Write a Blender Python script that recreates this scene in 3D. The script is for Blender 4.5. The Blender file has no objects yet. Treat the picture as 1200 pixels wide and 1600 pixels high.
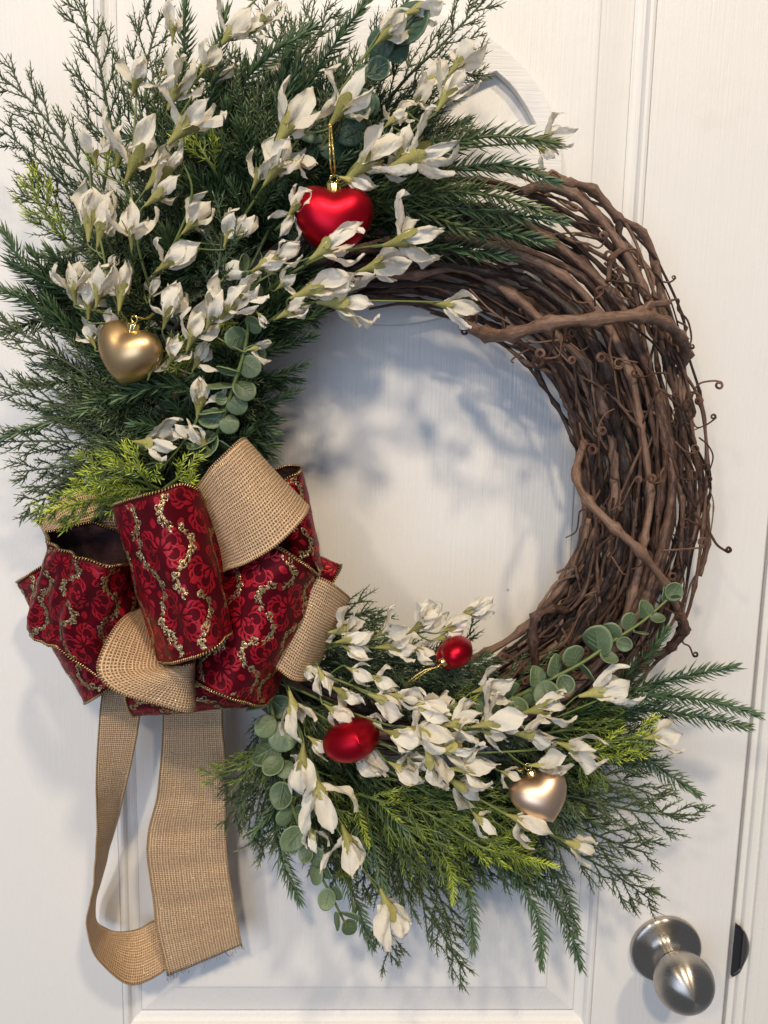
import bpy, math, random
import numpy as np
from mathutils import Vector, Matrix

# ---------------------------------------------------------------- camera, world, lights, exposure
scene = bpy.context.scene
COL = scene.collection
PI = math.pi
random.seed(7)
rng = np.random.default_rng(11)

F_PX = 1204.0                      # focal length of the phone lens, in pixels of a 1200 x 1600 frame
DIST = 0.655                       # camera to door, metres
CAM = np.array([0.0, -DIST, 1.35])
_n = np.array([-30.4, -171.7, F_PX]); _n /= np.linalg.norm(_n)          # door normal seen from the lens
_v = np.array([-181.0, 8475.0, F_PX]); _v -= _n * (_v @ _n); _v /= np.linalg.norm(_v)   # plumb line
_h = np.cross(_v, _n)
RIGHT = Vector((_h[0], _n[0], -_v[0])); DOWN = Vector((_h[1], _n[1], -_v[1])); FWD = Vector((_h[2], _n[2], -_v[2]))
cam_data = bpy.data.cameras.new("camera")
cam = bpy.data.objects.new("camera", cam_data); COL.objects.link(cam)
cam_data.sensor_fit = 'VERTICAL'; cam_data.sensor_height = 36.0
cam_data.lens = 36.0 * F_PX / 1600.0
cam_data.clip_start = 0.02; cam_data.clip_end = 50
M = Matrix.Identity(4)
for i in range(3):
    M[i][0] = RIGHT[i]; M[i][1] = -DOWN[i]; M[i][2] = -FWD[i]; M[i][3] = CAM[i]
cam.matrix_world = M
scene.camera = cam
cam_data.dof.use_dof = True; cam_data.dof.focus_distance = 0.56; cam_data.dof.aperture_fstop = 9.0

world = bpy.data.worlds.new("World"); scene.world = world; world.use_nodes = True
bg = world.node_tree.nodes["Background"]
bg.inputs[0].default_value = (0.80, 0.86, 1.0, 1); bg.inputs[1].default_value = 0.17

TARGET = Vector((0.0, -0.05, 1.25))
def lamp(name, offset, power, color, size, size_y=None):
    ld = bpy.data.lights.new(name, 'AREA'); ld.energy = power; ld.color = color
    if size_y: ld.shape = 'RECTANGLE'; ld.size = size; ld.size_y = size_y
    else: ld.shape = 'DISK'; ld.size = size
    lo = bpy.data.objects.new(name, ld); COL.objects.link(lo)
    lo.location = TARGET + Vector(offset)
    lo.rotation_euler = (-Vector(offset)).to_track_quat('-Z', 'Y').to_euler()
    return lo
WARM = (1.0, 0.825, 0.595)
lamp("ceiling_lamp_a", (-0.30, -2.95, 2.62), 68.0, WARM, 0.27)
lamp("ceiling_lamp_b", (1.02, -2.35, 2.7), 55.0, WARM, 0.27)
lamp("ceiling_lamp_c", (-1.9, -3.05, 2.25), 31.0, WARM, 0.29)
lamp("ambient_fill", (-0.9, -2.5, 0.05), 28.0, (0.62, 0.76, 1.0), 1.9, 1.7)  # added cool fill standing in for ambient window and ceiling bounce

vs = scene.view_settings
vs.view_transform = 'Standard'; vs.look = 'None'; vs.exposure = 0.04; vs.gamma = 1.0; vs.use_curve_mapping = False

# ---------------------------------------------------------------- helpers
def P(px, py, d):
    """point seen at photograph pixel (px, py) that stands d millimetres proud of the door face"""
    c = np.array([px - 600.0, py - 800.0, F_PX])
    r = np.array([c @ _h, c @ _n, -(c @ _v)])
    t = (-d * 1e-3 - CAM[1]) / r[1]
    return CAM + r * t
def mm_px(d):                       # metres per pixel at that depth
    return 0.55e-3 * (DIST - d * 1e-3) / DIST

def link(o, parent=None):
    COL.objects.link(o)
    if parent: o.parent = parent
    return o
def mesh_obj(name, verts, faces, mats, parent=None, smooth=True, midx=None, uvs=None):
    me = bpy.data.meshes.new(name)
    me.from_pydata([tuple(map(float, v)) for v in verts], [], [tuple(map(int, f)) for f in faces])
    if not isinstance(mats, (list, tuple)): mats = [mats]
    for m in mats: me.materials.append(m)
    if smooth: me.polygons.foreach_set("use_smooth", [True] * len(me.polygons))
    if midx is not None: me.polygons.foreach_set("material_index", [int(i) for i in midx])
    if uvs is not None:
        uvl = me.uv_layers.new(name="UVMap")
        li = np.zeros(len(me.loops), dtype=np.int32); me.loops.foreach_get("vertex_index", li)
        uvl.data.foreach_set("uv", np.asarray(uvs, dtype=np.float32)[li].ravel())
    me.update()
    o = bpy.data.objects.new(name, me)
    return link(o, parent)
def empty(name, loc):
    o = bpy.data.objects.new(name, None); o.location = tuple(map(float, loc)); o.empty_display_size = 0.01
    return link(o)
def tag(o, label=None, cat=None, group=None, kind=None):
    if label: o["label"] = label
    if cat: o["category"] = cat
    if group: o["group"] = group
    if kind: o["kind"] = kind
    return o
def adopt(child, root):             # parent while keeping world-space vertices in place
    child.parent = root
    child.matrix_parent_inverse = Matrix.Translation(root.location).inverted()
    return child
def adopt2(child, part, root):
    child.parent = part
    return child

def catmull(pts, n):
    """smooth curve through points (k, dim); n samples per span"""
    p = np.asarray(pts, float)
    if len(p) == 2:
        t = np.linspace(0, 1, n + 1)[:, None]
        return p[0] * (1 - t) + p[1] * t
    q = np.vstack([2 * p[0] - p[1], p, 2 * p[-1] - p[-2]])
    out = []
    for i in range(1, len(q) - 2):
        p0, p1, p2, p3 = q[i - 1], q[i], q[i + 1], q[i + 2]
        t = np.linspace(0, 1, n, endpoint=False)[:, None]
        out.append(0.5 * (2 * p1 + (p2 - p0) * t + (2 * p0 - 5 * p1 + 4 * p2 - p3) * t ** 2 + (3 * p1 - p0 - 3 * p2 + p3) * t ** 3))
    out.append(p[-1:]); return np.vstack(out)
def unit(v):
    v = np.asarray(v, float); return v / (np.linalg.norm(v, axis=-1, keepdims=True) + 1e-12)
def frames(path):
    t = np.gradient(path, axis=0); t = unit(t)
    up = np.array([0.13, -0.9, 0.41]); a = np.zeros_like(path); b = np.zeros_like(path)
    prev = np.cross(t[0], up)
    if np.linalg.norm(prev) < 1e-3: prev = np.cross(t[0], [1, 0, 0])
    for i in range(len(path)):
        prev = prev - t[i] * (prev @ t[i]); prev = prev / (np.linalg.norm(prev) + 1e-12)
        a[i] = prev; b[i] = np.cross(t[i], prev)
    return t, a, b
class MB:
    """collects shapes into one mesh"""
    def __init__(s): s.v = []; s.f = []; s.uv = []; s.n = 0
    def add(s, v, f, uv=None):
        v = np.asarray(v, float); s.v.append(v); s.f += [tuple(i + s.n for i in q) for q in f]
        s.uv.append(np.zeros((len(v), 2)) if uv is None else np.asarray(uv)); s.n += len(v)
    def tube(s, path, r, k=6, caps=True, ridge=0.0):
        path = np.asarray(path, float); m = len(path)
        r = np.broadcast_to(np.asarray(r, float), (m,))
        t, a, b = frames(path)
        ang = np.linspace(0, 2 * PI, k, endpoint=False)
        ring = a[:, None, :] * np.cos(ang)[None, :, None] + b[:, None, :] * np.sin(ang)[None, :, None]
        R2 = r[:, None] * np.ones((1, k))
        if ridge:
            ph0 = rng.uniform(0, 6.28, 3); ii = np.arange(m)[:, None]
            R2 = R2 * (1 + ridge * (np.sin(3 * ang[None] + ph0[0] + ii * 0.07) + 0.8 * np.sin(5 * ang[None] + ph0[1] - ii * 0.11) + 0.9 * rng.standard_normal((m, k))))
        v = (path[:, None, :] + ring * R2[:, :, None]).reshape(-1, 3)
        f = [(i * k + j, i * k + (j + 1) % k, (i + 1) * k + (j + 1) % k, (i + 1) * k + j) for i in range(m - 1) for j in range(k)]
        if caps: f += [tuple(range(k - 1, -1, -1)), tuple((m - 1) * k + j for j in range(k))]
        ln = np.concatenate([[0], np.cumsum(np.linalg.norm(np.diff(path, axis=0), axis=1))]) * 1000
        uv = np.stack([np.repeat(ln, k), np.tile(np.arange(k) / k, m)], 1)
        s.add(v, f, uv)
    def build(s, name, mats, parent=None, smooth=True):
        return mesh_obj(name, np.vstack(s.v), s.f, mats, parent, smooth, uvs=np.vstack(s.uv))

# ---------------------------------------------------------------- materials
def new_mat(name):
    m = bpy.data.materials.new(name); m.use_nodes = True
    nt = m.node_tree; return m, nt, nt.nodes["Principled BSDF"]
def N(nt, typ, **kw):
    n = nt.nodes.new(typ)
    for k, v in kw.items():
        if k in ('operation', 'blend_type', 'data_type', 'feature', 'distance', 'axis', 'direction_type', 'noise_dimensions', 'wave_type', 'bands_direction', 'uv_map', 'interpolation'):
            setattr(n, k, v)
        else: n.inputs[k].default_value = v
    return n
def ramp(nt, fac, stops):
    r = nt.nodes.new("ShaderNodeValToRGB"); e = r.color_ramp.elements
    while len(e) < len(stops): e.new(0.5)
    for i, (p, c) in enumerate(stops): e[i].position = p; e[i].color = (*c, 1) if len(c) == 3 else c
    nt.links.new(fac, r.inputs[0]); return r.outputs[0]
def coords(nt, scale, src='Object'):
    tc = nt.nodes.new("ShaderNodeTexCoord"); mp = nt.nodes.new("ShaderNodeMapping")
    nt.links.new(tc.outputs[src], mp.inputs[0]); mp.inputs[3].default_value = scale
    return mp.outputs[0]
def noise(nt, vec, scale=1, detail=3, rough=0.55):
    n = nt.nodes.new("ShaderNodeTexNoise"); nt.links.new(vec, n.inputs["Vector"])
    n.inputs["Scale"].default_value = scale; n.inputs["Detail"].default_value = detail; n.inputs["Roughness"].default_value = rough
    return n.outputs["Fac"]
def bump(nt, bsdf, h, strength, dist, chain=None):
    b = nt.nodes.new("ShaderNodeBump"); b.inputs["Strength"].default_value = strength; b.inputs["Distance"].default_value = dist
    nt.links.new(h, b.inputs["Height"])
    if chain: nt.links.new(chain, b.inputs["Normal"])
    if bsdf: nt.links.new(b.outputs[0], bsdf.inputs["Normal"])
    return b.outputs[0]
def math_node(nt, op, a, b=None):
    m = nt.nodes.new("ShaderNodeMath"); m.operation = op
    for i, x in enumerate((a, b)):
        if x is None: continue
        if isinstance(x, (int, float)): m.inputs[i].default_value = x
        else: nt.links.new(x, m.inputs[i])
    return m.outputs[0]
def mixcol(nt, fac, a, b):
    m = nt.nodes.new("ShaderNodeMix"); m.data_type = 'RGBA'
    for i, x in ((0, fac), (6, a), (7, b)):
        if isinstance(x, (int, float)): m.inputs[i].default_value = x
        elif isinstance(x, tuple): m.inputs[i].default_value = (*x, 1)
        else: nt.links.new(x, m.inputs[i])
    return m.outputs[2]

def paint_mat(name, base, grain_axis='z', rough=0.38):
    m, nt, b = new_mat(name)
    vec = coords(nt, (520, 520, 14) if grain_axis == 'z' else (14, 520, 420))
    g = noise(nt, vec, 1.0, 4, 0.6)
    v2 = coords(nt, (1, 1, 1)); peel = noise(nt, v2, 420, 2, 0.5)
    broad = noise(nt, v2, 7, 3, 0.6)
    col = mixcol(nt, broad, tuple(0.965 * c for c in base), base)
    vo = nt.nodes.new('ShaderNodeTexVoronoi'); nt.links.new(v2, vo.inputs['Vector']); vo.inputs['Scale'].default_value = 22
    dot = ramp(nt, vo.outputs['Distance'], [(0.020, (0.75,) * 3), (0.045, (0,) * 3)])
    sp = nt.nodes.new('ShaderNodeSeparateColor'); nt.links.new(vo.outputs['Color'], sp.inputs[0])
    col = mixcol(nt, math_node(nt, 'MULTIPLY', dot, math_node(nt, 'GREATER_THAN', sp.outputs[0], 0.8)), col, (0.30, 0.24, 0.19))
    col = mixcol(nt, ramp(nt, noise(nt, v2, 16, 5, 0.7), [(0.58, (0,) * 3), (0.8, (0.22,) * 3)]), col, (0.66, 0.60, 0.54))
    nt.links.new(col, b.inputs["Base Color"])
    b1 = bump(nt, None, g, 0.55, 0.0010)
    bump(nt, b, peel, 0.22, 0.0005, b1)
    nt.links.new(ramp(nt, noise(nt, v2, 60, 3), [(0.3, (rough - 0.06,) * 3), (0.7, (rough + 0.08,) * 3)]), b.inputs["Roughness"])
    return m
MAT = {}
MAT['door'] = paint_mat("white_door_paint", (0.80, 0.785, 0.765))
MAT['frame'] = paint_mat("white_frame_paint", (0.80, 0.78, 0.74), rough=0.3)
MAT['plaque'] = paint_mat("white_plaque_paint", (0.80, 0.79, 0.78), 'x', 0.5)

def metal_mat(name, base, rough, aniso=0.0, tangent=False):
    m, nt, b = new_mat(name)
    b.inputs["Metallic"].default_value = 1.0; b.inputs["Base Color"].default_value = (*base, 1)
    b.inputs["Roughness"].default_value = rough
    if aniso:
        b.inputs["Anisotropic"].default_value = aniso
        t = nt.nodes.new("ShaderNodeTangent"); t.direction_type = 'RADIAL'; t.axis = 'Z'; b.inputs['Anisotropic Rotation'].default_value = 0.25
        nt.links.new(t.outputs[0], b.inputs["Tangent"])
    v = coords(nt, (1, 1, 1)); nz = noise(nt, v, 900, 2)
    nt.links.new(ramp(nt, nz, [(0.3, (rough * 0.85,) * 3), (0.7, (rough * 1.15,) * 3)]), b.inputs["Roughness"])
    return m
MAT['nickel'] = metal_mat("brushed_nickel", (0.46, 0.42, 0.37), 0.30, 0.85)
MAT['dark_metal'] = metal_mat("dark_strike_metal", (0.30, 0.26, 0.23), 0.35)
MAT['gold_metal'] = metal_mat("bright_gold_metal", (0.88, 0.66, 0.28), 0.16)
MAT['opening_shade'], _nt, _b = new_mat("opening_shade_black"); _b.inputs["Base Color"].default_value = (0.012, 0.013, 0.018, 1); _b.inputs["Roughness"].default_value = 0.7  # near-black colour carries the shade inside the latch opening

def satin_mat(name, base, rough, metallic):
    m, nt, b = new_mat(name)
    b.inputs["Metallic"].default_value = metallic
    v = coords(nt, (1, 1, 1))
    nt.links.new(mixcol(nt, noise(nt, v, 60, 3), tuple(0.86 * c for c in base), base), b.inputs["Base Color"])
    nt.links.new(ramp(nt, noise(nt, v, 160, 3), [(0.25, (rough * 0.9,) * 3), (0.75, (rough * 1.12,) * 3)]), b.inputs["Roughness"])
    bump(nt, b, noise(nt, v, 1500, 2), 0.05, 0.0002)
    return m
MAT['red_satin'] = satin_mat("red_satin_glass", (0.54, 0.007, 0.022), 0.37, 0.92)
MAT['bronze_satin'] = satin_mat("bronze_satin_glass", (0.82, 0.56, 0.29), 0.38, 1.0)
MAT['champagne_satin'] = satin_mat("champagne_satin_glass", (0.95, 0.67, 0.47), 0.38, 1.0)

def glitter_mat(name, base, dark, scale=1400):
    m, nt, b = new_mat(name)
    v = coords(nt, (1, 1, 1))
    vo = nt.nodes.new("ShaderNodeTexVoronoi"); nt.links.new(v, vo.inputs["Vector"]); vo.inputs["Scale"].default_value = scale
    nt.links.new(mixcol(nt, vo.outputs["Color"], dark, base), b.inputs["Base Color"])
    b.inputs["Metallic"].default_value = 0.9; b.inputs["Roughness"].default_value = 0.32
    # every flake has its own tilt
    geo = nt.nodes.new("ShaderNodeNewGeometry")
    sub = nt.nodes.new("ShaderNodeVectorMath"); sub.operation = 'SUBTRACT'; nt.links.new(vo.outputs["Color"], sub.inputs[0]); sub.inputs[1].default_value = (0.5, 0.5, 0.5)
    sc = nt.nodes.new("ShaderNodeVectorMath"); sc.operation = 'SCALE'; nt.links.new(sub.outputs[0], sc.inputs[0]); sc.inputs["Scale"].default_value = 0.85
    ad = nt.nodes.new("ShaderNodeVectorMath"); ad.operation = 'ADD'; nt.links.new(geo.outputs["Normal"], ad.inputs[0]); nt.links.new(sc.outputs[0], ad.inputs[1])
    no = nt.nodes.new("ShaderNodeVectorMath"); no.operation = 'NORMALIZE'; nt.links.new(ad.outputs[0], no.inputs[0])
    nt.links.new(no.outputs[0], b.inputs["Normal"])
    return m
MAT['gold_glitter'] = glitter_mat("gold_glitter", (0.92, 0.75, 0.42), (0.26, 0.16, 0.06), 2600)
MAT['gold_cord'] = glitter_mat("gold_cord", (0.95, 0.80, 0.30), (0.45, 0.30, 0.07), 1800)

def ribbon_red():
    m, nt, b = new_mat("burgundy_ribbon")
    v = coords(nt, (1, 1, 1)); n1 = noise(nt, v, 900, 3); n2 = noise(nt, v, 26, 3)
    nt.links.new(mixcol(nt, n2, (0.040, 0.0012, 0.004), (0.075, 0.002, 0.007)), b.inputs["Base Color"])
    b.inputs["Roughness"].default_value = 0.47; b.inputs["Specular Tint"].default_value = (1.0, 0.16, 0.18, 1)
    b.inputs["Sheen Weight"].default_value = 0.10; b.inputs["Sheen Roughness"].default_value = 0.35
    b.inputs["Sheen Tint"].default_value = (0.9, 0.12, 0.16, 1)
    bump(nt, b, n1, 0.25, 0.0004)
    return m
MAT['ribbon_red'] = ribbon_red()
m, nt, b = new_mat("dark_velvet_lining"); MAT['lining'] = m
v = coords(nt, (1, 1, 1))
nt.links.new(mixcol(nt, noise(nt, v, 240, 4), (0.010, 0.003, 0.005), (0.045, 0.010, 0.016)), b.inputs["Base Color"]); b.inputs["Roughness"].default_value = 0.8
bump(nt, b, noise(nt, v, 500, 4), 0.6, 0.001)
m, nt, b = new_mat("red_foil_damask"); MAT['red_foil'] = m
v = coords(nt, (1, 1, 1))
nt.links.new(mixcol(nt, noise(nt, v, 70, 3), (0.20, 0.002, 0.009), (0.56, 0.006, 0.022)), b.inputs["Base Color"])
b.inputs["Metallic"].default_value = 0.40; b.inputs["Roughness"].default_value = 0.42
bump(nt, b, noise(nt, v, 1600, 2), 0.5, 0.0004)

def stitched_edge():
    m, nt, b = new_mat("gold_stitched_edge")
    uv = nt.nodes.new("ShaderNodeUVMap"); sep = nt.nodes.new("ShaderNodeSeparateXYZ"); nt.links.new(uv.outputs[0], sep.inputs[0])
    tw = math_node(nt, 'ADD', math_node(nt, 'MULTIPLY', sep.outputs[0], 3.2), math_node(nt, 'MULTIPLY', sep.outputs[1], 2 * PI))
    s = math_node(nt, 'SINE', tw)
    nt.links.new(ramp(nt, s, [(0.0, (0.06, 0.012, 0.010)), (0.28, (0.70, 0.50, 0.20))]), b.inputs["Base Color"])
    b.inputs["Metallic"].default_value = 0.85; b.inputs["Roughness"].default_value = 0.3
    bump(nt, b, s, 0.8, 0.0006)
    return m
MAT['stitch'] = stitched_edge()

def burlap():
    m, nt, b = new_mat("woven_burlap")
    uv = nt.nodes.new("ShaderNodeUVMap"); sep = nt.nodes.new("ShaderNodeSeparateXYZ"); nt.links.new(uv.outputs[0], sep.inputs[0])
    nz = noise(nt, uv.outputs[0], 0.35, 3); wob = math_node(nt, 'MULTIPLY', nz, 4.2)
    U = math_node(nt, 'ADD', math_node(nt, 'MULTIPLY', sep.outputs[0], 2 * PI / 1.75), wob)
    V = math_node(nt, 'ADD', math_node(nt, 'MULTIPLY', sep.outputs[1], 2 * PI / 2.0), wob)
    su = math_node(nt, 'SINE', U); sv = math_node(nt, 'SINE', V)
    # over-under weave
    hu = math_node(nt, 'MULTIPLY', su, math_node(nt, 'SINE', math_node(nt, 'MULTIPLY', V, 0.5)))
    h = math_node(nt, 'ADD', math_node(nt, 'MULTIPLY', math_node(nt, 'MAXIMUM', su, sv), 0.7), math_node(nt, 'MULTIPLY', hu, 0.3))
    mv = nt.nodes.new("ShaderNodeMapping"); nt.links.new(uv.outputs[0], mv.inputs[0]); mv.inputs[3].default_value = (0.02, 1.1, 1)
    streak = noise(nt, mv.outputs[0], 1, 3)
    mv2 = nt.nodes.new("ShaderNodeMapping"); nt.links.new(uv.outputs[0], mv2.inputs[0]); mv2.inputs[3].default_value = (1.1, 0.03, 1)
    streak2 = noise(nt, mv2.outputs[0], 1, 3)
    st = math_node(nt, 'ADD', math_node(nt, 'MULTIPLY', streak, 0.5), math_node(nt, 'MULTIPLY', streak2, 0.5))
    thread = ramp(nt, st, [(0.35, (0.58, 0.380, 0.220)), (0.65, (0.90, 0.67, 0.43))])
    gap = ramp(nt, h, [(0.05, (0.0,) * 3), (0.55, (1.0,) * 3)])
    col = mixcol(nt, gap, (0.26, 0.135, 0.058), thread)
    vo = nt.nodes.new("ShaderNodeTexVoronoi"); nt.links.new(uv.outputs[0], vo.inputs["Vector"]); vo.inputs["Scale"].default_value = 1.3
    sp = nt.nodes.new("ShaderNodeSeparateColor"); nt.links.new(vo.outputs["Color"], sp.inputs[0])
    fl = ramp(nt, sp.outputs[0], [(0.955, (0,) * 3), (0.975, (1,) * 3)])
    nt.links.new(mixcol(nt, fl, col, (0.75, 0.55, 0.28)), b.inputs["Base Color"])
    nt.links.new(math_node(nt, 'MULTIPLY', fl, 0.6), b.inputs["Metallic"])
    nt.links.new(ramp(nt, fl, [(0, (0.72,) * 3), (1, (0.25,) * 3)]), b.inputs["Roughness"])
    b1 = bump(nt, None, h, 0.7, 0.0008)
    bump(nt, b, sp.outputs[1], 0.25, 0.0006, b1)
    return m
MAT['burlap'] = burlap()
m, nt, b = new_mat("burlap_edge_cord"); MAT['burlap_edge'] = m
uv = nt.nodes.new("ShaderNodeUVMap"); sep = nt.nodes.new("ShaderNodeSeparateXYZ"); nt.links.new(uv.outputs[0], sep.inputs[0])
s = math_node(nt, 'SINE', math_node(nt, 'MULTIPLY', sep.outputs[0], 3.6))
nt.links.new(ramp(nt, s, [(0.1, (0.20, 0.11, 0.05)), (0.6, (0.72, 0.52, 0.27))]), b.inputs["Base Color"])
b.inputs["Metallic"].default_value = 0.5; b.inputs["Roughness"].default_value = 0.42
bump(nt, b, s, 0.8, 0.0006)

def leafy(name, dark, light, tip=None, rough=0.42, scale=120):
    """plastic foliage: colour varies from piece to piece; tips moulded in a paler plastic"""
    m, nt, b = new_mat(name)
    v = coords(nt, (1, 1, 1)); n = noise(nt, v, scale, 2)
    oi = nt.nodes.new("ShaderNodeObjectInfo")
    f = math_node(nt, 'ADD', math_node(nt, 'MULTIPLY', n, 0.75), math_node(nt, 'MULTIPLY', oi.outputs["Random"], 0.4))
    col = ramp(nt, f, [(0.3, dark), (0.85, light)])
    if tip:
        uv = nt.nodes.new("ShaderNodeUVMap"); sep = nt.nodes.new("ShaderNodeSeparateXYZ"); nt.links.new(uv.outputs[0], sep.inputs[0])
        col = mixcol(nt, ramp(nt, sep.outputs[0], [(0.45, (0,) * 3), (1.0, (1,) * 3)]), col, tip)
    nt.links.new(col, b.inputs["Base Color"]); b.inputs["Roughness"].default_value = rough
    b.inputs["Specular IOR Level"].default_value = 0.4
    return m
MAT['pine'] = leafy("pine_needles", (0.025, 0.056, 0.027), (0.078, 0.140, 0.062), (0.125, 0.193, 0.083))
MAT['pine_olive'] = leafy("olive_pine_needles", (0.039, 0.065, 0.023), (0.111, 0.156, 0.058), (0.169, 0.208, 0.078))
MAT['cedar'] = leafy("cedar_fronds", (0.055, 0.085, 0.034), (0.153, 0.199, 0.088), (0.208, 0.254, 0.123))
MAT['cedar_sage'] = leafy("sage_cedar_fronds", (0.040, 0.075, 0.041), (0.098, 0.155, 0.086), (0.138, 0.196, 0.115))
MAT['lime'] = leafy("lime_fronds", (0.22, 0.30, 0.030), (0.42, 0.52, 0.06), (0.62, 0.70, 0.09))
MAT['moss'] = leafy("moss_green_fronds", (0.050, 0.102, 0.020), (0.155, 0.240, 0.046), (0.403, 0.527, 0.062))
MAT['twig'] = leafy("green_twig", (0.025, 0.045, 0.018), (0.055, 0.085, 0.035))
MAT['stem'] = leafy("flower_stem", (0.08, 0.12, 0.03), (0.16, 0.20, 0.06))
MAT['calyx'] = leafy("yellow_green_calyx", (0.17, 0.165, 0.040), (0.40, 0.37, 0.12), rough=0.65, scale=70)
def euc_mat(name, c0, c1, edge):
    m, nt, b = new_mat(name)
    v = coords(nt, (1, 1, 1)); oi = nt.nodes.new("ShaderNodeObjectInfo")
    f = math_node(nt, 'ADD', math_node(nt, 'MULTIPLY', noise(nt, v, 120, 4), 0.7), math_node(nt, 'MULTIPLY', oi.outputs["Random"], 0.55))
    col = ramp(nt, f, [(0.3, c0), (0.95, c1)])
    uv = nt.nodes.new("ShaderNodeUVMap"); sep = nt.nodes.new("ShaderNodeSeparateXYZ"); nt.links.new(uv.outputs[0], sep.inputs[0])
    col = mixcol(nt, ramp(nt, sep.outputs[0], [(0.82, (0,) * 3), (1.0, (0.8,) * 3)]), col, edge)
    nt.links.new(col, b.inputs["Base Color"]); b.inputs["Roughness"].default_value = 0.42
    bump(nt, b, noise(nt, v, 700, 3), 0.25, 0.0004)
    return m
MAT['euc'] = euc_mat("eucalyptus_leaf", (0.042, 0.074, 0.034), (0.150, 0.205, 0.105), (0.18, 0.25, 0.125))
MAT['euc_dark'] = euc_mat("dark_eucalyptus_leaf", (0.022, 0.055, 0.035), (0.060, 0.115, 0.075), (0.09, 0.16, 0.10))

m, nt, b = new_mat("paper_petal"); MAT['petal'] = m
v = coords(nt, (1, 1, 1)); oi = nt.nodes.new("ShaderNodeObjectInfo")
f = math_node(nt, 'ADD', math_node(nt, 'MULTIPLY', noise(nt, v, 3.0, 4), 0.6), math_node(nt, 'MULTIPLY', oi.outputs["Random"], 0.5))
colr = ramp(nt, f, [(0.25, (0.82, 0.755, 0.625)), (0.8, (0.95, 0.91, 0.81))])
nt.links.new(colr, b.inputs["Base Color"]); b.inputs["Roughness"].default_value = 0.75
vec = coords(nt, (4, 22, 22)); bump(nt, b, noise(nt, vec, 1.0, 3), 0.38, 0.0016)
tr = nt.nodes.new("ShaderNodeBsdfTranslucent"); nt.links.new(colr, tr.inputs[0])
mx = nt.nodes.new("ShaderNodeMixShader"); mx.inputs[0].default_value = 0.36
nt.links.new(b.outputs[0], mx.inputs[1]); nt.links.new(tr.outputs[0], mx.inputs[2])
nt.links.new(mx.outputs[0], nt.nodes["Material Output"].inputs[0])

def bark(name, c0, c1, c2):
    m, nt, b = new_mat(name)
    v = coords(nt, (1, 1, 1)); oi = nt.nodes.new("ShaderNodeObjectInfo")
    uv = nt.nodes.new("ShaderNodeUVMap"); mp = nt.nodes.new("ShaderNodeMapping"); nt.links.new(uv.outputs[0], mp.inputs[0]); mp.inputs[3].default_value = (0.16, 12, 1)
    fib = noise(nt, mp.outputs[0], 1.0, 5, 0.65); blot = noise(nt, v, 45, 3)
    f = math_node(nt, 'ADD', math_node(nt, 'ADD', math_node(nt, 'MULTIPLY', fib, 0.72), math_node(nt, 'MULTIPLY', blot, 0.22)), math_node(nt, 'MULTIPLY', oi.outputs["Random"], 0.42))
    nt.links.new(ramp(nt, f, [(0.50, c0), (0.68, c1), (0.88, c2)]), b.inputs["Base Color"]); b.inputs["Roughness"].default_value = 0.52
    b1 = bump(nt, None, fib, 0.7, 0.0016)
    bump(nt, b, noise(nt, v, 600, 3), 0.3, 0.0006, b1)
    return m
MAT['bark'] = bark("grapevine_bark", (0.014, 0.006, 0.004), (0.086, 0.042, 0.027), (0.235, 0.140, 0.095))
MAT['tendril'] = bark("grapevine_tendril", (0.055, 0.022, 0.013), (0.135, 0.060, 0.036), (0.22, 0.12, 0.08))
# ---------------------------------------------------------------- door, frame, knob
X_EDGE = float(P(1164, 1225, 0)[0])                     # latch edge of the door
xD_r = float(P(1026, 30, 0)[0]); xD_l = float(P(146, 30, 0)[0])
z_pb = float(P(560, 1611, 0)[2]); z_pt = 1.92
X_L, Z_B, Z_T = X_EDGE - 0.80, 0.30, 2.03
door = tag(empty("door", (X_EDGE - 0.4, 0, Z_B)), "white painted panel door with vertical wood grain behind the wreath", "door")
def rect(x0, x1, z0, z1, y): return [(x0, y, z0), (x1, y, z0), (x1, y, z1), (x0, y, z1)]
# stiles and rails: a slab with a real opening, slightly eased at the latch edge
e = 0.002
v = rect(X_L, X_EDGE - e, Z_B, Z_T, 0) + rect(xD_l, xD_r, z_pb, z_pt, 0) + rect(X_L, X_EDGE, Z_B, Z_T, e) + rect(X_L, X_EDGE, Z_B, Z_T, 0.035) + rect(xD_l, xD_r, z_pb, z_pt, 0.035)
f = []
for i in range(4):
    j = (i + 1) % 4
    f += [(i, j, 4 + j, 4 + i), (i, 8 + i, 8 + j, j), (8 + i, 12 + i, 12 + j, 8 + j), (12 + i, 16 + i, 16 + j, 12 + j), (4 + i, 4 + j, 16 + j, 16 + i)]
adopt(mesh_obj("stiles_and_rails", v, f, MAT['door'], smooth=False), door)
def loops_mesh(profile, cap):
    v, f = [], []
    for ins, dep in profile:
        v += rect(xD_l + ins * 1e-3, xD_r - ins * 1e-3, z_pb + ins * 1e-3, z_pt - ins * 1e-3, dep * 1e-3)
    for k in range(len(profile) - 1):
        for i in range(4):
            j = (i + 1) % 4; f.append((4 * k + i, 4 * k + j, 4 * k + 4 + j, 4 * k + 4 + i))
    if cap: n = 4 * (len(profile) - 1); f.append((n, n + 1, n + 2, n + 3))
    return v, f
v, f = loops_mesh([(0.2, 0.6), (1.5, -0.9), (3.5, -1.5), (5.5, -0.8), (6.8, 1.2), (7.6, 3.6), (10.5, 5.4), (13.6, 6.6), (15.5, 7.6)], False)
adopt(mesh_obj("panel_moulding", v, f, MAT['door'], smooth=False), door)
v, f = loops_mesh([(15.6, 8.0), (17.0, 7.6), (43.5, 2.6), (45.0, 1.2), (47.0, 0.9)], True)
adopt(mesh_obj("raised_panel", v, f, MAT['door'], smooth=False), door)

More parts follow.
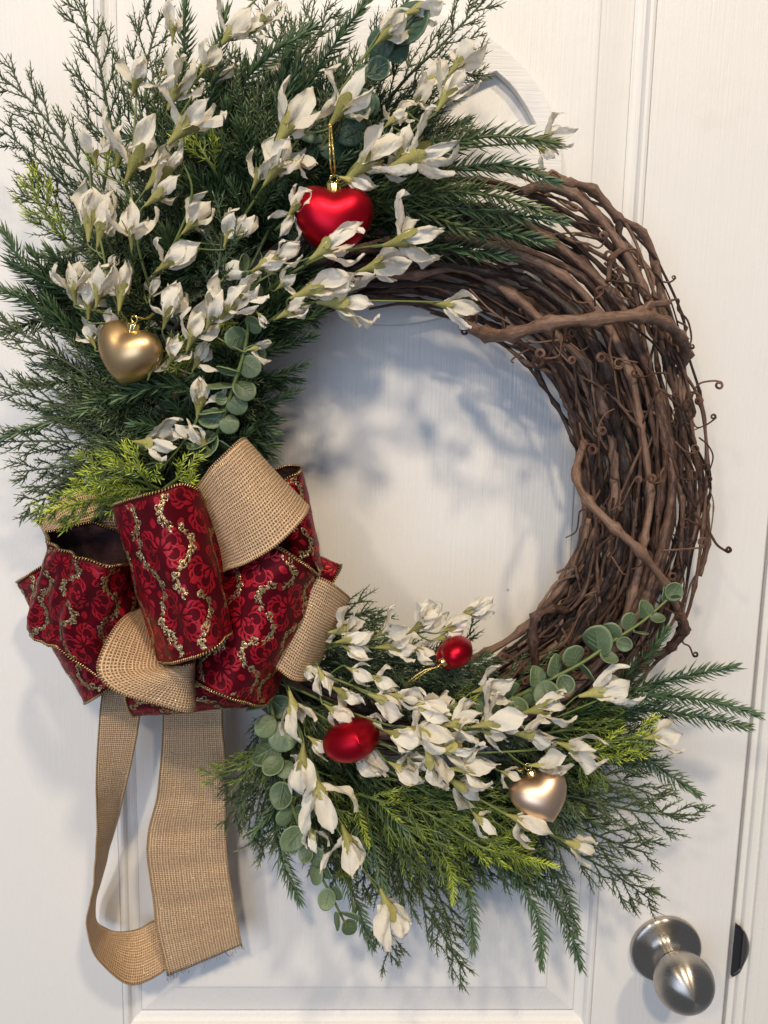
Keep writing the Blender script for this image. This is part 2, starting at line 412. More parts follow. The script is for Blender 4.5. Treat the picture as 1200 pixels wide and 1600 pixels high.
def lathe(profile, k=64):
    v, f = [], []
    for r, z in profile:
        for j in range(k):
            a = 2 * PI * j / k; v.append((r * math.cos(a), r * math.sin(a), z))
    for i in range(len(profile) - 1):
        for j in range(k): f.append((i * k + j, i * k + (j + 1) % k, (i + 1) * k + (j + 1) % k, (i + 1) * k + j))
    return v, f
def mm(pts): return [(a * 1e-3, b * 1e-3) for a, b in pts]
knob_c = P(1042, 1487, 6)
KM = Matrix.Translation((knob_c[0], 0, knob_c[2])) @ Matrix.Rotation(PI / 2, 4, 'X')     # local +Z points out of the door
def knob_piece(name, prof, parent=None):
    v, f = lathe(prof); o = mesh_obj(name, v, f, MAT['nickel'])
    if parent is None:
        o.matrix_world = KM; o.parent = door; o.matrix_parent_inverse = Matrix.Translation(door.location).inverted(); o.matrix_basis = KM
    else: o.parent = parent
    return o
rose = knob_piece("door_knob", mm([(0, 0.3), (32.5, 0.3), (33.2, 1.2), (33.2, 4.6), (32.0, 6.2), (29.6, 7.0), (27, 7.1), (20, 8.0), (16, 9.5), (13.6, 12.5), (12.4, 17), (12.2, 20.5)]))
pr = [(11.6, 20.0), (12.0, 22.0), (13.5, 24.5)]
for i in range(0, 33):
    a = -0.98 + (PI / 2 + 0.98) * i / 32
    pr.append((26.2 * math.cos(a) if i < 32 else 0.01, 45 + 22.5 * math.sin(a)))
knob_piece("knob_ball", mm(pr), rose)

frame = tag(empty("door_frame", (X_EDGE + 0.04, 0, Z_B)), "white door frame moulding along the latch edge of the door", "door frame")
def extrude_profile(pts, z0, z1):
    v = [(X_EDGE + a * 1e-3, -d * 1e-3, z0) for a, d in pts] + [(X_EDGE + a * 1e-3, -d * 1e-3, z1) for a, d in pts]
    n = len(pts); return v, [(i, i + 1, n + i + 1, n + i) for i in range(n - 1)]
v, f = extrude_profile([(3.0, -36), (3.0, -1.5), (3.6, -0.8), (7.5, -0.8), (8.6, -0.8)], Z_B, Z_T)
adopt(mesh_obj("jamb", v, f, MAT['frame'], smooth=False), frame)
v, f = extrude_profile([(8.4, -2.0), (8.6, 2.0), (9.4, 3.6), (11, 4.4), (14, 4.6), (15.5, 4.2), (16, 5.0), (16.6, 7.4), (18.5, 8.8), (24, 9.5), (25, 10.2), (33, 12.0), (48, 13.0), (66, 13.2), (68, 11), (68, -6)], Z_B, Z_T)
adopt(mesh_obj("casing", v, f, MAT['frame'], smooth=False), frame)
# strike plate: curved metal lip over a black sheet painted as the latch opening's shade
zc = float(P(1150, 1481, 3)[2]); hh = 0.027
def half_lens(x0, w, d_in, d_out, n=20, th=0.0012):
    v, f = [], []
    for i in range(n + 1):
        t = -1 + 2 * i / n; b = max(0.0, 1 - t * t) ** 0.75
        z = zc + hh * t
        for side in (0, 1):
            y = -(d_in + (d_out - d_in) * side) * 1e-3
            x = X_EDGE + (x0 + w * b * side) * 1e-3
            v += [(x, y, z), (x, y + th, z)]
    for i in range(n):
        a = 4 * i; c = a + 4
        f += [(a, a + 2, c + 2, c), (a + 1, c + 1, c + 3, a + 3), (a + 2, a + 3, c + 3, c + 2), (a, c, c + 1, a + 1)]
    return v, f
v, f = half_lens(0.8, 13.0, 4.9, 5.8); adopt(mesh_obj("opening_shade_sheet", v, f, MAT['opening_shade'], smooth=False), frame)
def lip():
    v, f = [], []; n = 20
    for i in range(n + 1):
        t = -1 + 2 * i / n; b = max(0.0, 1 - t * t) ** 0.75; z = zc + hh * t
        xi = 7.6 if b > 0.45 else 14.2 * b + 1.0; xo = 1.0 + 14.4 * b + 0.15
        xi = min(xi, xo - 0.1)
        v += [(X_EDGE + xi * 1e-3, -7.4e-3, z), (X_EDGE + (xi + xo) / 2 * 1e-3, -8.0e-3, z), (X_EDGE + xo * 1e-3, -5.6e-3, z)]
    for i in range(n):
        a = 3 * i; f += [(a, a + 1, a + 4, a + 3), (a + 1, a + 2, a + 5, a + 4)]
    return v, f
v, f = lip(); adopt(mesh_obj("strike_plate", v, f, MAT['dark_metal']), frame)

# ---------------------------------------------------------------- oval plaque hanging behind the wreath
def plaque():
    c = P(605, 265, 8); dx = P(877, 268, 8)[0] - c[0]; dz = c[2] - P(605, 506, 8)[2]
    cu = bpy.data.curves.new("plaque_outline", 'CURVE'); cu.dimensions = '2D'; cu.fill_mode = 'BOTH'; cu.extrude = 0.0030; cu.bevel_depth = 0.0007; cu.bevel_resolution = 1
    def spl(pts):
        s = cu.splines.new('POLY'); s.points.add(len(pts) - 1); s.use_cyclic_u = True
        for k, (x, y) in enumerate(pts): s.points[k].co = (x, y, 0, 1)
    spl([(dx * math.cos(a), dz * math.sin(a)) for a in np.linspace(0, 2 * PI, 160, endpoint=False)])
    px = [(778, 112), (800, 132), (820, 160), (834, 185), (838, 193), (834, 196), (760, 196), (680, 196), (672, 193), (676, 184), (690, 168), (708, 149), (728, 133), (752, 120), (774, 110.5)]
    q = [P(x, y, 8) - c for x, y in px]
    cut = catmull([(a[0], a[2]) for a in q] + [(q[0][0], q[0][2])], 3)[:-1]
    for sx in (1, -1):
        for sy in (1, -1):
            spl([(sx * a, sy * b2) for a, b2 in cut])
    tmp = bpy.data.objects.new("tmp_plaque", cu); COL.objects.link(tmp)
    dg = bpy.context.evaluated_depsgraph_get(); dg.update()
    me = bpy.data.meshes.new_from_object(tmp.evaluated_get(dg)); me.name = "wall_plaque"
    bpy.data.objects.remove(tmp)
    me.materials.clear(); me.materials.append(MAT['plaque'])
    o = bpy.data.objects.new("wall_plaque", me); COL.objects.link(o)
    o.matrix_world = Matrix.Translation((c[0], -0.0046, c[2])) @ Matrix.Rotation(PI / 2, 4, 'X')
    tag(o, "thin white oval plaque with pointed cut-outs hung flat on the door", "plaque")
plaque()

# ---------------------------------------------------------------- grapevine wreath
CX, CY = 630.0, 770.0
wreath = tag(empty("grapevine_wreath", P(CX, CY, 30)), "brown twisted grapevine wreath hanging on the white door", "wreath")
_th = np.radians([-180, -135, -100, -75, -45, -28, 0, 25, 46, 57, 63, 75, 90, 120, 180])
_ro = [455, 430, 418, 430, 468, 478, 470, 486, 538, 540, 536, 520, 490, 450, 455]
_ri = [300, 305, 302, 300, 298, 294, 288, 286, 282, 284, 286, 288, 296, 300, 300]
def r_lim(a):
    a = (a + PI) % (2 * PI) - PI
    return np.interp(a, _th, _ri), np.interp(a, _th, _ro)
def ring_pt(a, t, dep):
    ri, ro = r_lim(a); r = ri + (ro - ri) * t
    return P(CX + r * math.cos(a), CY - r * math.sin(a), dep)
def vine(path, r, nodes=None, k=8, name="vine", mat='bark'):
    mb = MB(); n = len(path)
    rr = np.full(n, r) if np.isscalar(r) else np.array(r)
    if nodes is not None:
        for i in nodes:
            rr = rr * (1 + 0.55 * np.exp(-((np.arange(n) - i) / 0.8) ** 2))
    rr = rr * (1 + 0.05 * rng.standard_normal(n))
    mb.tube(path, rr, k, ridge=0.075 if mat == 'bark' and k > 6 else 0.0); o = mb.build(name, MAT[mat]); adopt(o, wreath); return o
ALLV = []
def ring_vine(t0, layer, a0, a1, r, wander=0.062, step=13):
    """layer -1 (against the door) .. 1 (front of the bundle)"""
    na = max(4, int(abs(a1 - a0) / step)); ang = np.radians(np.linspace(a0, a1, na + 1))
    t = t0; ctrl = []; drift = rng.normal(0, 0.03)
    for i, a in enumerate(ang):
        t += drift + rng.normal(0, wander * 0.55); t += (t0 - t) * 0.25
        tt = min(1.03, max(-0.02, t)); bul = math.sqrt(max(0.0, 1 - (2 * tt - 1) ** 2))
        dep = 48 + layer * 40 * (0.25 + 0.75 * bul) + rng.normal(0, 3)
        back = math.cos(math.radians(min(1, max(0, (abs((math.degrees(a) - 10 + 180) % 360 - 180) - 62) / 40)) * 90)); dep = 12 + (dep - 12) * (0.45 + 0.55 * back)
        a2 = a + (rng.normal(0, 0.025) if 0 < i < na else 0)
        ctrl.append(ring_pt(a2, tt, max(8, dep)) + rng.normal(0, 0.0016, 3))
    path = catmull(ctrl, 7); n = len(path)
    taper = np.linspace(1.0, rng.uniform(0.7, 1.0), n) * r
    o = vine(path, taper * (0.74 if r > 0.0026 else 0.95), [7 * i for i in range(1, na)], 13 if r > 0.0026 else 9 if r > 0.0013 else 6)
    ALLV.append(path); return o
# thick canes: front, middle and back of the bundle
for t0, lay, r in [(0.10, 0.6, 3.7), (0.22, 0.9, 4.1), (0.34, 0.75, 4.6), (0.46, 1.0, 3.9), (0.56, 0.95, 4.4), (0.66, 0.8, 3.8), (0.76, 0.8, 3.2), (0.86, 0.6, 2.8), (0.02, 0.1, 4.2), (0.15, 0.0, 4.0), (0.28, 0.1, 4.3), (0.40, 0.2, 3.6), (0.52, 0.1, 4.2), (0.63, 0.0, 3.6), (0.74, 0.1, 3.0)]:
    s = rng.uniform(-150, -95); ring_vine(t0, lay, s, s + rng.uniform(215, 330), r * 1e-3)
for t0, lay, r in [(0.05, -0.6, 4.6), (0.2, -0.8, 4.2), (0.35, -0.9, 4.0), (0.5, -0.8, 3.8), (0.65, -0.6, 3.4), (0.8, -0.5, 3.0)]:
    ring_vine(t0, lay, rng.uniform(-190, -175), 190, r * 1e-3)
# middling and thin canes
for i in range(36):
    s = rng.uniform(-120, -40); ring_vine(rng.uniform(0.02, 1.0), rng.uniform(-0.4, 1.15), s, s + rng.uniform(60, 190), rng.uniform(1.3, 2.4) * 1e-3, 0.13, 10)
for i in range(48):
    s = rng.uniform(-100, 30); ring_vine(rng.uniform(0.05, 1.0), rng.uniform(0.2, 1.15), s, s + rng.uniform(30, 95), rng.uniform(0.6, 1.2) * 1e-3, 0.20, 7)
for i in range(20):                                   # fine bundle of rootlets low on the right
    s = rng.uniform(-70, -40); ring_vine(rng.uniform(0.0, 0.45), rng.uniform(0.7, 1.2), s, s + rng.uniform(22, 50), rng.uniform(0.6, 1.3) * 1e-3, 0.12, 6)
def cane(pts, r0, r1=None, name="vine", mat='bark', k=13, nodes=True):
    path = catmull([P(*p) for p in pts], 6); n = len(path)
    o = vine(path, np.linspace(r0, r1 or r0, n) * 1e-3, [6 * i for i in range(1, len(pts) - 1)] if nodes else None, k, name, mat)
    ALLV.append(path); return o
cane([(722, 505, 62), (760, 521, 78), (800, 522, 98), (860, 505, 112), (930, 500, 118), (1000, 494, 112), (1040, 506, 98), (1064, 528, 80), (1072, 552, 62), (1060, 580, 45)], 4.6, 3.4)
cane([(1000, 495, 112), (1012, 478, 108), (1040, 474, 98), (1048, 470, 95)], 2.6, 1.6)
cane([(848, 288, 70), (890, 288, 62), (927, 298, 58), (966, 341, 55), (1004, 364, 50), (1024, 412, 48), (1034, 470, 52), (1046, 560, 55), (1066, 640, 55), (1090, 720, 50), (1102, 790, 46), (1104, 850, 46), (1092, 900, 50)], 3.2, 2.3)
cane([(815, 300, 80), (850, 292, 76), (895, 305, 74), (930, 335, 74), (972, 388, 76), (1005, 450, 78), (1035, 530, 72)], 3.3, 2.6)
cane([(966, 341, 55), (967, 356, 62), (970, 385, 76)], 2.2, 2.0)
cane([(975, 388, 77), (955, 405, 84), (950, 440, 88)], 2.4, 1.8)
cane([(913, 690, 70), (900, 742, 84), (918, 782, 100), (960, 825, 112), (1000, 862, 112), (1040, 915, 96), (1062, 960, 80), (1070, 990, 66)], 3.0, 2.8)
cane([(1040, 925, 88), (1058, 950, 80), (1068, 985, 72), (1050, 1010, 66), (1025, 1030, 60)], 3.8, 3.0)
cane([(838, 1045, 90), (833, 1000, 96), (837, 965, 96), (860, 952, 90), (885, 955, 80)], 3.0, 3.4)
cane([(700, 1045, 50), (760, 1020, 52), (815, 985, 55), (870, 925, 60), (905, 870, 60), (920, 810, 58)], 2.8, 2.2)
cane([(829, 972, 70), (845, 945, 72), (870, 910, 66), (900, 898, 64), (912, 882, 62)], 1.1, 0.8)
cane([(870, 895, 70), (896, 884, 70), (902, 900, 72), (908, 930, 70)], 1.0, 0.7)
cane([(850, 280, 60), (862, 268, 60), (876, 276, 60), (878, 284, 62)], 1.2, 1.0)
cane([(735, 520, 64), (728, 510, 66), (733, 498, 66), (745, 480, 62)], 1.2, 0.9)

def tendril(pts, r=0.7, coils=2.0, rad=6.0, seed=0):
    """thin tendril through pixel points, ending in a small coil"""
    g = np.random.default_rng(seed)
    p = list(pts); lx, ly, ld = p[-1]
    if coils > 0:
        bx, by, bd = p[-2]; a0 = math.atan2(ly - by, lx - bx); s = 1 if g.random() < 0.5 else -1
        cx, cy = lx - rad * math.cos(a0 + s * PI / 2) * -1, ly - rad * math.sin(a0 + s * PI / 2) * -1
        st = math.atan2(ly - cy, lx - cx)
        for k in range(1, int(coils * 8) + 1):
            a = st + s * k * PI / 4; rr = rad * (1 - 0.5 * k / (coils * 8))
            p.append((cx + rr * math.cos(a), cy + rr * math.sin(a), ld + k * 0.7))
    path = catmull([P(*q) for q in p], 4)
    vine(path, np.linspace(r, r * 0.65, len(path)) * 1e-3, None, 5, "tendril", 'tendril')
for i, (pts, r, c, rad) in enumerate([
    ([(1034, 440, 55), (1046, 441, 60), (1054, 436, 62)], 0.8, 1.0, 3),
    ([(1040, 472, 95), (1060, 468, 92), (1059, 484, 88), (1074, 500, 85), (1080, 525, 80), (1078, 541, 80)], 0.8, 1.5, 3.5),
    ([(1076, 640, 60), (1082, 618, 66), (1092, 600, 72), (1112, 595, 78), (1124, 596, 80)], 0.8, 2.2, 6),
    ([(1078, 612, 62), (1090, 616, 70), (1096, 622, 74)], 0.9, 2.4, 6),
    ([(1103, 820, 55), (1112, 838, 64), (1121, 852, 70), (1136, 862, 75)], 1.1, 2.0, 4),
    ([(1064, 985, 60), (1067, 1004, 66), (1077, 1010, 68), (1083, 1024, 70)], 0.8, 1.8, 4),
    ([(1095, 725, 55), (1104, 728, 58), (1108, 726, 58)], 0.7, 0, 2),
    ([(1098, 752, 55), (1108, 752, 60)], 0.8, 1.6, 4),
    ([(905, 660, 80), (912, 690, 84), (928, 695, 88)], 0.9, 1.8, 8),
    ([(1002, 665, 90), (1030, 610, 96), (1050, 625, 98), (1068, 640, 96)], 1.0, 2.2, 9),
    ([(958, 515, 116), (952, 545, 110), (958, 570, 108)], 1.0, 1.5, 9),
    ([(866, 515, 112), (862, 545, 106), (850, 570, 100)], 0.9, 2.2, 10),
    ([(876, 520, 112), (874, 555, 108), (846, 560, 104)], 0.8, 2.0, 8),
    ([(1035, 700, 92), (1050, 716, 96), (1060, 745, 92), (1080, 750, 84)], 0.9, 1.2, 8),
    ([(1055, 690, 90), (1070, 705, 88), (1084, 708, 80)], 0.8, 1.2, 7),
    ([(1085, 800, 80), (1095, 818, 84), (1085, 818, 88), (1074, 812, 90)], 1.2, 1.0, 8),
    ([(1035, 860, 100), (1070, 858, 96), (1098, 855, 84)], 0.8, 1.5, 8),
    ([(960, 880, 100), (956, 870, 104), (972, 895, 106), (978, 897, 104)], 0.7, 0, 3),
    ([(905, 800, 70), (912, 796, 72), (928, 800, 76)], 0.8, 0, 2),
    ([(743, 485, 66), (738, 505, 64), (730, 520, 60)], 0.8, 1.8, 5),
    ([(745, 490, 66), (744, 512, 62), (752, 520, 60)], 0.8, 0.8, 3),
    ([(828, 545, 60), (812, 553, 60), (800, 562, 58)], 0.8, 0.5, 3),
    ([(905, 800, 74), (900, 830, 66), (884, 840, 60)], 0.8, 0, 3),
]): tendril(pts, r, c, rad, i)
# smaller curls scattered over the canes
for i in range(46):
    a = math.radians(rng.uniform(-55, 62)); t = rng.uniform(0.15, 1.02); ri, ro = r_lim(a); r = ri + (ro - ri) * t
    x, y = CX + r * math.cos(a), CY - r * math.sin(a); d0 = 60 + 36 * math.sqrt(max(0, 1 - (2 * min(t, 1) - 1) ** 2)) + rng.uniform(-12, 8)
    h = rng.uniform(0, 2 * PI); L = rng.uniform(10, 24); pts = [(x, y, d0)]
    for k in range(3):
        h += rng.normal(0, 0.7); pts.append((pts[-1][0] + L * math.cos(h), pts[-1][1] + L * math.sin(h), pts[-1][2] + rng.uniform(-2, 6)))
    tendril(pts, rng.uniform(0.5, 0.9), rng.choice([0, 1.2, 2.0, 2.5]), rng.uniform(3, 8), 100 + i)
for i in range(14):                                    # snapped side spurs at the nodes
    pth = ALLV[int(rng.integers(0, 22))]; k = int(rng.integers(4, len(pth) - 4)); p0 = pth[k]; dv = unit(rng.normal(0, 1, 3) + np.array([0.2, -0.9, 0])); tn = unit(pth[k + 1] - pth[k])
    q = [p0, p0 + dv * 0.006 + tn * 0.002, p0 + dv * rng.uniform(0.009, 0.016) + tn * 0.006]
    vine(catmull(q, 4), np.linspace(0.0021, 0.0013, 9), None, 7, "spur")
# ---------------------------------------------------------------- ribbon bow
bow = tag(empty("ribbon_bow", P(290, 930, 40)), "large bow of burgundy damask and tan burlap ribbon with hanging burlap tails", "bow")
class Ribbon:
    def __init__(s, secs, nspan=9, nv=14, wrinkle=0.0, seed=0, bulge=0.0):
        g = np.random.default_rng(seed)
        A = catmull([P(*a[:3]) for a in secs], nspan); B = catmull([P(*a[3:6]) for a in secs], nspan)
        s.nu, s.nv = len(A), nv + 1
        t = np.linspace(0, 1, s.nv)
        G = A[:, None, :] * (1 - t)[None, :, None] + B[:, None, :] * t[None, :, None]
        s.G = G; s._normals()
        mid = G[:, s.nv // 2]; s.s = np.concatenate([[0], np.cumsum(np.linalg.norm(np.diff(mid, axis=0), axis=1))]) * 1000
        s.w = float(np.mean(np.linalg.norm(B - A, axis=1))) * 1000
        if wrinkle or bulge:
            D = np.zeros((s.nu, s.nv)); S = s.s[:, None] / 1000; T = t[None, :] * s.w / 1000
            for k in range(5):
                a = g.uniform(-0.9, 0.9); fq = g.uniform(60, 190); ph = g.uniform(0, 6.28)
                x = np.sin((S * math.cos(a) + T * math.sin(a)) * fq + ph + 1.5 * np.sin(T * 40 + ph))
                D += wrinkle * 1e-3 * ((0.45 - np.abs(x)) * 1.2 if k % 2 else x) * g.uniform(0.25, 0.6)
            for k in range(4):
                a = g.uniform(-1.3, 1.3); fq = g.uniform(240, 420); ph = g.uniform(0, 6.28)
                D += wrinkle * 1e-4 * np.sin((S * math.cos(a) + T * math.sin(a)) * fq + ph + 2.0 * np.sin(S * 50 + ph)) * np.clip(np.sin(T * 60 + ph * 2 + S * 25), 0, 1)
            D += bulge * 1e-3 * np.sin(PI * t)[None, :]
            s.G = G + s.Nn * D[:, :, None]; s._normals()
    def _normals(s):
        du = np.gradient(s.G, axis=0); dv = np.gradient(s.G, axis=1)
        n = unit(np.cross(du, dv)); k = max(1, s.nu // 3)
        if n[k, s.nv // 2, 1] > 0: n = -n
        s.Nn = n
    def at(s, smm, vmm, off):
        u = np.interp(smm, s.s, np.arange(s.nu)); w = np.clip(np.asarray(vmm) / s.w, 0, 1) * (s.nv - 1)
        i = np.minimum(u.astype(int), s.nu - 2); j = np.minimum(w.astype(int), s.nv - 2); a = (u - i)[:, None]; b = (w - j)[:, None]
        def bl(X): return X[i, j] * (1 - a) * (1 - b) + X[i + 1, j] * a * (1 - b) + X[i, j + 1] * (1 - a) * b + X[i + 1, j + 1] * a * b
        return bl(s.G) + bl(s.Nn) * off
    def mesh(s, name, front, back, th=0.0006):
        nu, nv = s.nu, s.nv
        F = (s.G + s.Nn * th / 2).reshape(-1, 3); K = (s.G - s.Nn * th / 2).reshape(-1, 3); n = nu * nv
        f, mi = [], []
        for i in range(nu - 1):
            for j in range(nv - 1):
                a = i * nv + j; q = (a, a + 1, a + nv + 1, a + nv)
                f.append(q); mi.append(0); f.append(tuple(n + x for x in reversed(q))); mi.append(1)
        for i in range(nu - 1):
            for j in (0, nv - 1):
                a = i * nv + j; f.append((a, a + nv, n + a + nv, n + a)); mi.append(0)
        for j in range(nv - 1):
            for i in (0, nu - 1):
                a = i * nv + j; f.append((a, a + 1, n + a + 1, n + a)); mi.append(0)
        uv = np.stack([np.repeat(s.s, nv), np.tile(np.linspace(0, s.w, nv), nu)], 1)
        return mesh_obj(name, np.vstack([F, K]), f, [front, back], midx=mi, uvs=np.vstack([uv, uv]))
    def edges(s, mat, r, part):
        for j in (0, s.nv - 1):
            mb = MB(); path = s.G[:, j]; mb.tube(path, r, 6); o = mb.build("wired_edge", mat); o.parent = part

# damask print: curling leaves drawn as tapered strokes that follow the cloth
def stroke(p0, ang, length, curl, w, n=9, prof='leaf'):
    t = np.linspace(0, 1, n); a = ang + curl * t ** 1.4
    st = length / (n - 1); x = p0[0] + np.concatenate([[0], np.cumsum(np.cos(a[:-1]) * st)]); y = p0[1] + np.concatenate([[0], np.cumsum(np.sin(a[:-1]) * st)])
    if prof == 'leaf': ww = w * np.sin(PI * np.clip(t * 0.93 + 0.05, 0, 1)) ** 0.75
    elif prof == 'drop': ww = w * np.sin(PI * np.clip(t, 0.02, 1) ** 1.9) ** 0.8
    else: ww = w * (0.55 + 0.45 * np.sin(PI * t)) * np.where(t > 0.9, 1.25, 1)
    return np.stack([x, y], 1), ww, a
def red_motif():
    out = []
    for a in (-1.9, -1.15, -0.4, 0.4, 1.15, 1.9):                            # open flower
        out.append(stroke((1.2 * math.cos(PI / 2 + a), 1.2 * math.sin(PI / 2 + a)), PI / 2 + a, 4.6, -0.3 * a, 1.15, 7, 'drop'))
    for arm in range(4):                                                   # four leafy scrolls curling away from it
        a0 = arm * PI / 2 + 0.4 + 0.25 * (arm % 2); sg = 1 if arm % 2 else -1
        p, w, ang = stroke((3.2 * math.cos(a0), 3.2 * math.sin(a0)), a0 - sg * 0.5, 17, sg * 5.2, 0.42, 17, 'vine'); out.append((p, w, ang))
        for j in range(2, 14, 2):                                          # comma leaves along the outer side of the scroll
            ll = 6.2 - 0.28 * j; out.append(stroke(p[j] + 0.5 * np.array([math.cos(ang[j] - sg * 1.4), math.sin(ang[j] - sg * 1.4)]), ang[j] - sg * 0.85, ll, sg * 1.9, 0.72, 8, 'leaf'))
        p2 = p[-1]; out.append(stroke(p2, ang[-1], 2.0, sg * 1.0, 0.9, 5, 'drop'))
        q = a0 + 0.8; out.append(stroke((9.5 * math.cos(q), 9.5 * math.sin(q)), q + 0.6, 5.0, -1.6, 0.85, 8, 'leaf')); out.append(stroke((9.5 * math.cos(q), 9.5 * math.sin(q)), q - 0.5, 4.4, 1.6, 0.8, 8, 'leaf'))
    return out
def gold_motif():
    out = []                                     # one period of the wavy vine, along +y from 0 to 31
    for i in range(7):
        y = i * 4.5; x = 11.0 * math.sin(PI * y / 31.0); slope = 11.0 * PI / 31 * math.cos(PI * y / 31)
        a = math.atan2(1, slope); sd = (-1) ** i
        out.append(stroke((x, y), a, 5.8, 0.9 * sd, 0.52, 8, 'vine'))
        out.append(stroke((x, y + 1), a - sd * 0.75, 5.6 + 1.6 * (i % 3 == 0), sd * 1.3, 1.25, 8, 'leaf'))
        out.append(stroke((x, y + 2.2), a + sd * 0.95, 4.2, -sd * 1.2, 1.05, 7, 'leaf'))
        if i % 2 == 1:
            out.append(stroke((x, y + 1), a + sd * 1.3, 10.5, sd * 4.6, 0.5, 15, 'vine'))
            out.append(stroke((x, y + 1), a - sd * 1.7, 7.0, -sd * 3.6, 0.55, 11, 'vine'))
        if i % 3 == 2:
            out.append(stroke((x + sd * 4.2, y + 2), a, 2.0, 0, 0.8, 5, 'drop')); out.append(stroke((x + sd * 5.8, y + 3.6), a + 1, 1.6, 0, 0.6, 5, 'drop'))
    return out
RED, GOLD = red_motif(), gold_motif()
def lay_strokes(rb, strokes, cx, cy, rot, sc, mb, off, g, jit=0.0):
    c, s_ = math.cos(rot), math.sin(rot)
    for p, w, _a in strokes:
        q = p * sc; q = np.stack([q[:, 0] * c - q[:, 1] * s_, q[:, 0] * s_ + q[:, 1] * c], 1) + [cx, cy]
        if jit: q = q + g.normal(0, jit, 2)
        t = np.gradient(q, axis=0); t = t / (np.linalg.norm(t, axis=1, keepdims=True) + 1e-9); nn = np.stack([-t[:, 1], t[:, 0]], 1)
        l, r = q + nn * (w * sc)[:, None], q - nn * (w * sc)[:, None]
        ok = (q[:, 0] > 1) & (q[:, 0] < rb.s[-1] - 1) & (q[:, 1] > 2.2) & (q[:, 1] < rb.w - 2.2)
        if ok.sum() < 3: continue
        idx = np.where(ok)[0]; idx = np.arange(idx[0], idx[-1] + 1)
        L = rb.at(np.clip(l[idx, 0], 0, rb.s[-1]), np.clip(l[idx, 1], 1.5, rb.w - 1.5), off); R = rb.at(np.clip(r[idx, 0], 0, rb.s[-1]), np.clip(r[idx, 1], 1.5, rb.w - 1.5), off)
        Cc = rb.at(q[idx, 0], np.clip(q[idx, 1], 1.5, rb.w - 1.5), off * 1.35)
        n = len(idx); v = np.empty((3 * n, 3)); v[0::3] = L; v[1::3] = Cc; v[2::3] = R
        f = []
        for i in range(n - 1):
            a = 3 * i; f += [(a, a + 1, a + 4, a + 3), (a + 1, a + 2, a + 5, a + 4)]
        mb.add(v, f)
def damask(rb, part, seed, sc=1.0, phase=0.0):
    g = np.random.default_rng(seed)
    red, gold = MB(), MB(); PX, PY = 31.0 * sc, 38.0 * sc      # columns along the ribbon, motifs stacked across its width
    for ci in range(-1, int(rb.s[-1] / PX) + 2):
        sx = ci * PX + phase
        for ri in range(-1, int(rb.w / PY) + 2):
            vy = ri * PY + (PY / 2 if ci % 2 else 0) + 0.3 * PY
            lay_strokes(rb, RED, sx, vy, g.uniform(0, 6.28), 1.30 * sc * g.uniform(0.95, 1.08), red, 0.00040, g)
            for hf in (0, 1):
                lay_strokes(rb, GOLD if hf else [(p * [-1, 1], w, a) for p, w, a in GOLD], sx + PX * 0.5 + g.normal(0, 0.6), vy + PY * 0.25 + hf * 19.0 * sc, g.normal(0, 0.16), 0.64 * sc, gold, 0.00062, g, 0.45)
    if red.n: o = red.build("red_damask", MAT['red_foil']); o.parent = part; o["kind"] = "stuff"
    if gold.n: o = gold.build("gold_scrollwork", MAT['gold_glitter']); o.parent = part; o["kind"] = "stuff"
def red_loop(name, secs, seed, label=None, wr=1.3, phase=0.0, bulge=0.0):
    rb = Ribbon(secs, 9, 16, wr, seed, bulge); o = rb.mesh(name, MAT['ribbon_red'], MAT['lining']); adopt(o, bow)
    rb.edges(MAT['stitch'], 0.00115, o); damask(rb, o, seed, 1.0, phase)
    if label: o["label"] = label
def burlap_loop(name, secs, seed, label=None, wr=0.7, nv=14, bulge=0.0):
    rb = Ribbon(secs, 9, nv, wr, seed, bulge); o = rb.mesh(name, MAT['burlap'], MAT['burlap'], 0.0008); adopt(o, bow)
    rb.edges(MAT['burlap_edge'], 0.0008, o)
    if label: o["label"] = label
    return rb
red_loop("damask_loop", [(215, 850, 95, 262, 1000, 100), (186, 806, 125, 248, 1026, 128), (178, 791, 152, 249, 1037, 152), (205, 780, 174, 283, 1033, 174), (250, 768, 184, 325, 1018, 182), (291, 757, 172, 352, 998, 170), (326, 786, 150, 360, 986, 148), (351, 828, 122, 355, 972, 124), (338, 862, 98, 332, 962, 100)], 1, "tall damask loop across the middle of the bow", 1.7, 8)
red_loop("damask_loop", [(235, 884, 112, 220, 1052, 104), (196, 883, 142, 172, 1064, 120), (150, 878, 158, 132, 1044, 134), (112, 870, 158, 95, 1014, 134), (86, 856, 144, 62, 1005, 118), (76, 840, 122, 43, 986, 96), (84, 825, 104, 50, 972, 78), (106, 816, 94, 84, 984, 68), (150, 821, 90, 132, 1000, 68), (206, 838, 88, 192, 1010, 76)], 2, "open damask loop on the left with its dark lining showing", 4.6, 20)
red_loop("damask_loop", [(135, 858, 60, 225, 1040, 60), (74, 881, 72, 174, 1074, 78), (42, 900, 66, 144, 1093, 72), (28, 909, 52, 130, 1100, 56), (46, 904, 36, 142, 1088, 40), (115, 885, 30, 200, 1060, 34)], 3, "damask loop furthest left, behind the open loop", 1.0, 30)
red_loop("damask_loop", [(318, 850, 108, 250, 1030, 112), (378, 850, 140, 303, 1064, 136), (428, 855, 152, 345, 1084, 148), (470, 878, 148, 382, 1098, 142), (499, 900, 126, 412, 1102, 120), (498, 894, 100, 428, 1082, 96), (482, 870, 85, 424, 1052, 80), (452, 846, 80, 405, 1040, 75), (400, 840, 78, 362, 1030, 74)], 4, "damask loop on the right of the bow", 1.6, 0)
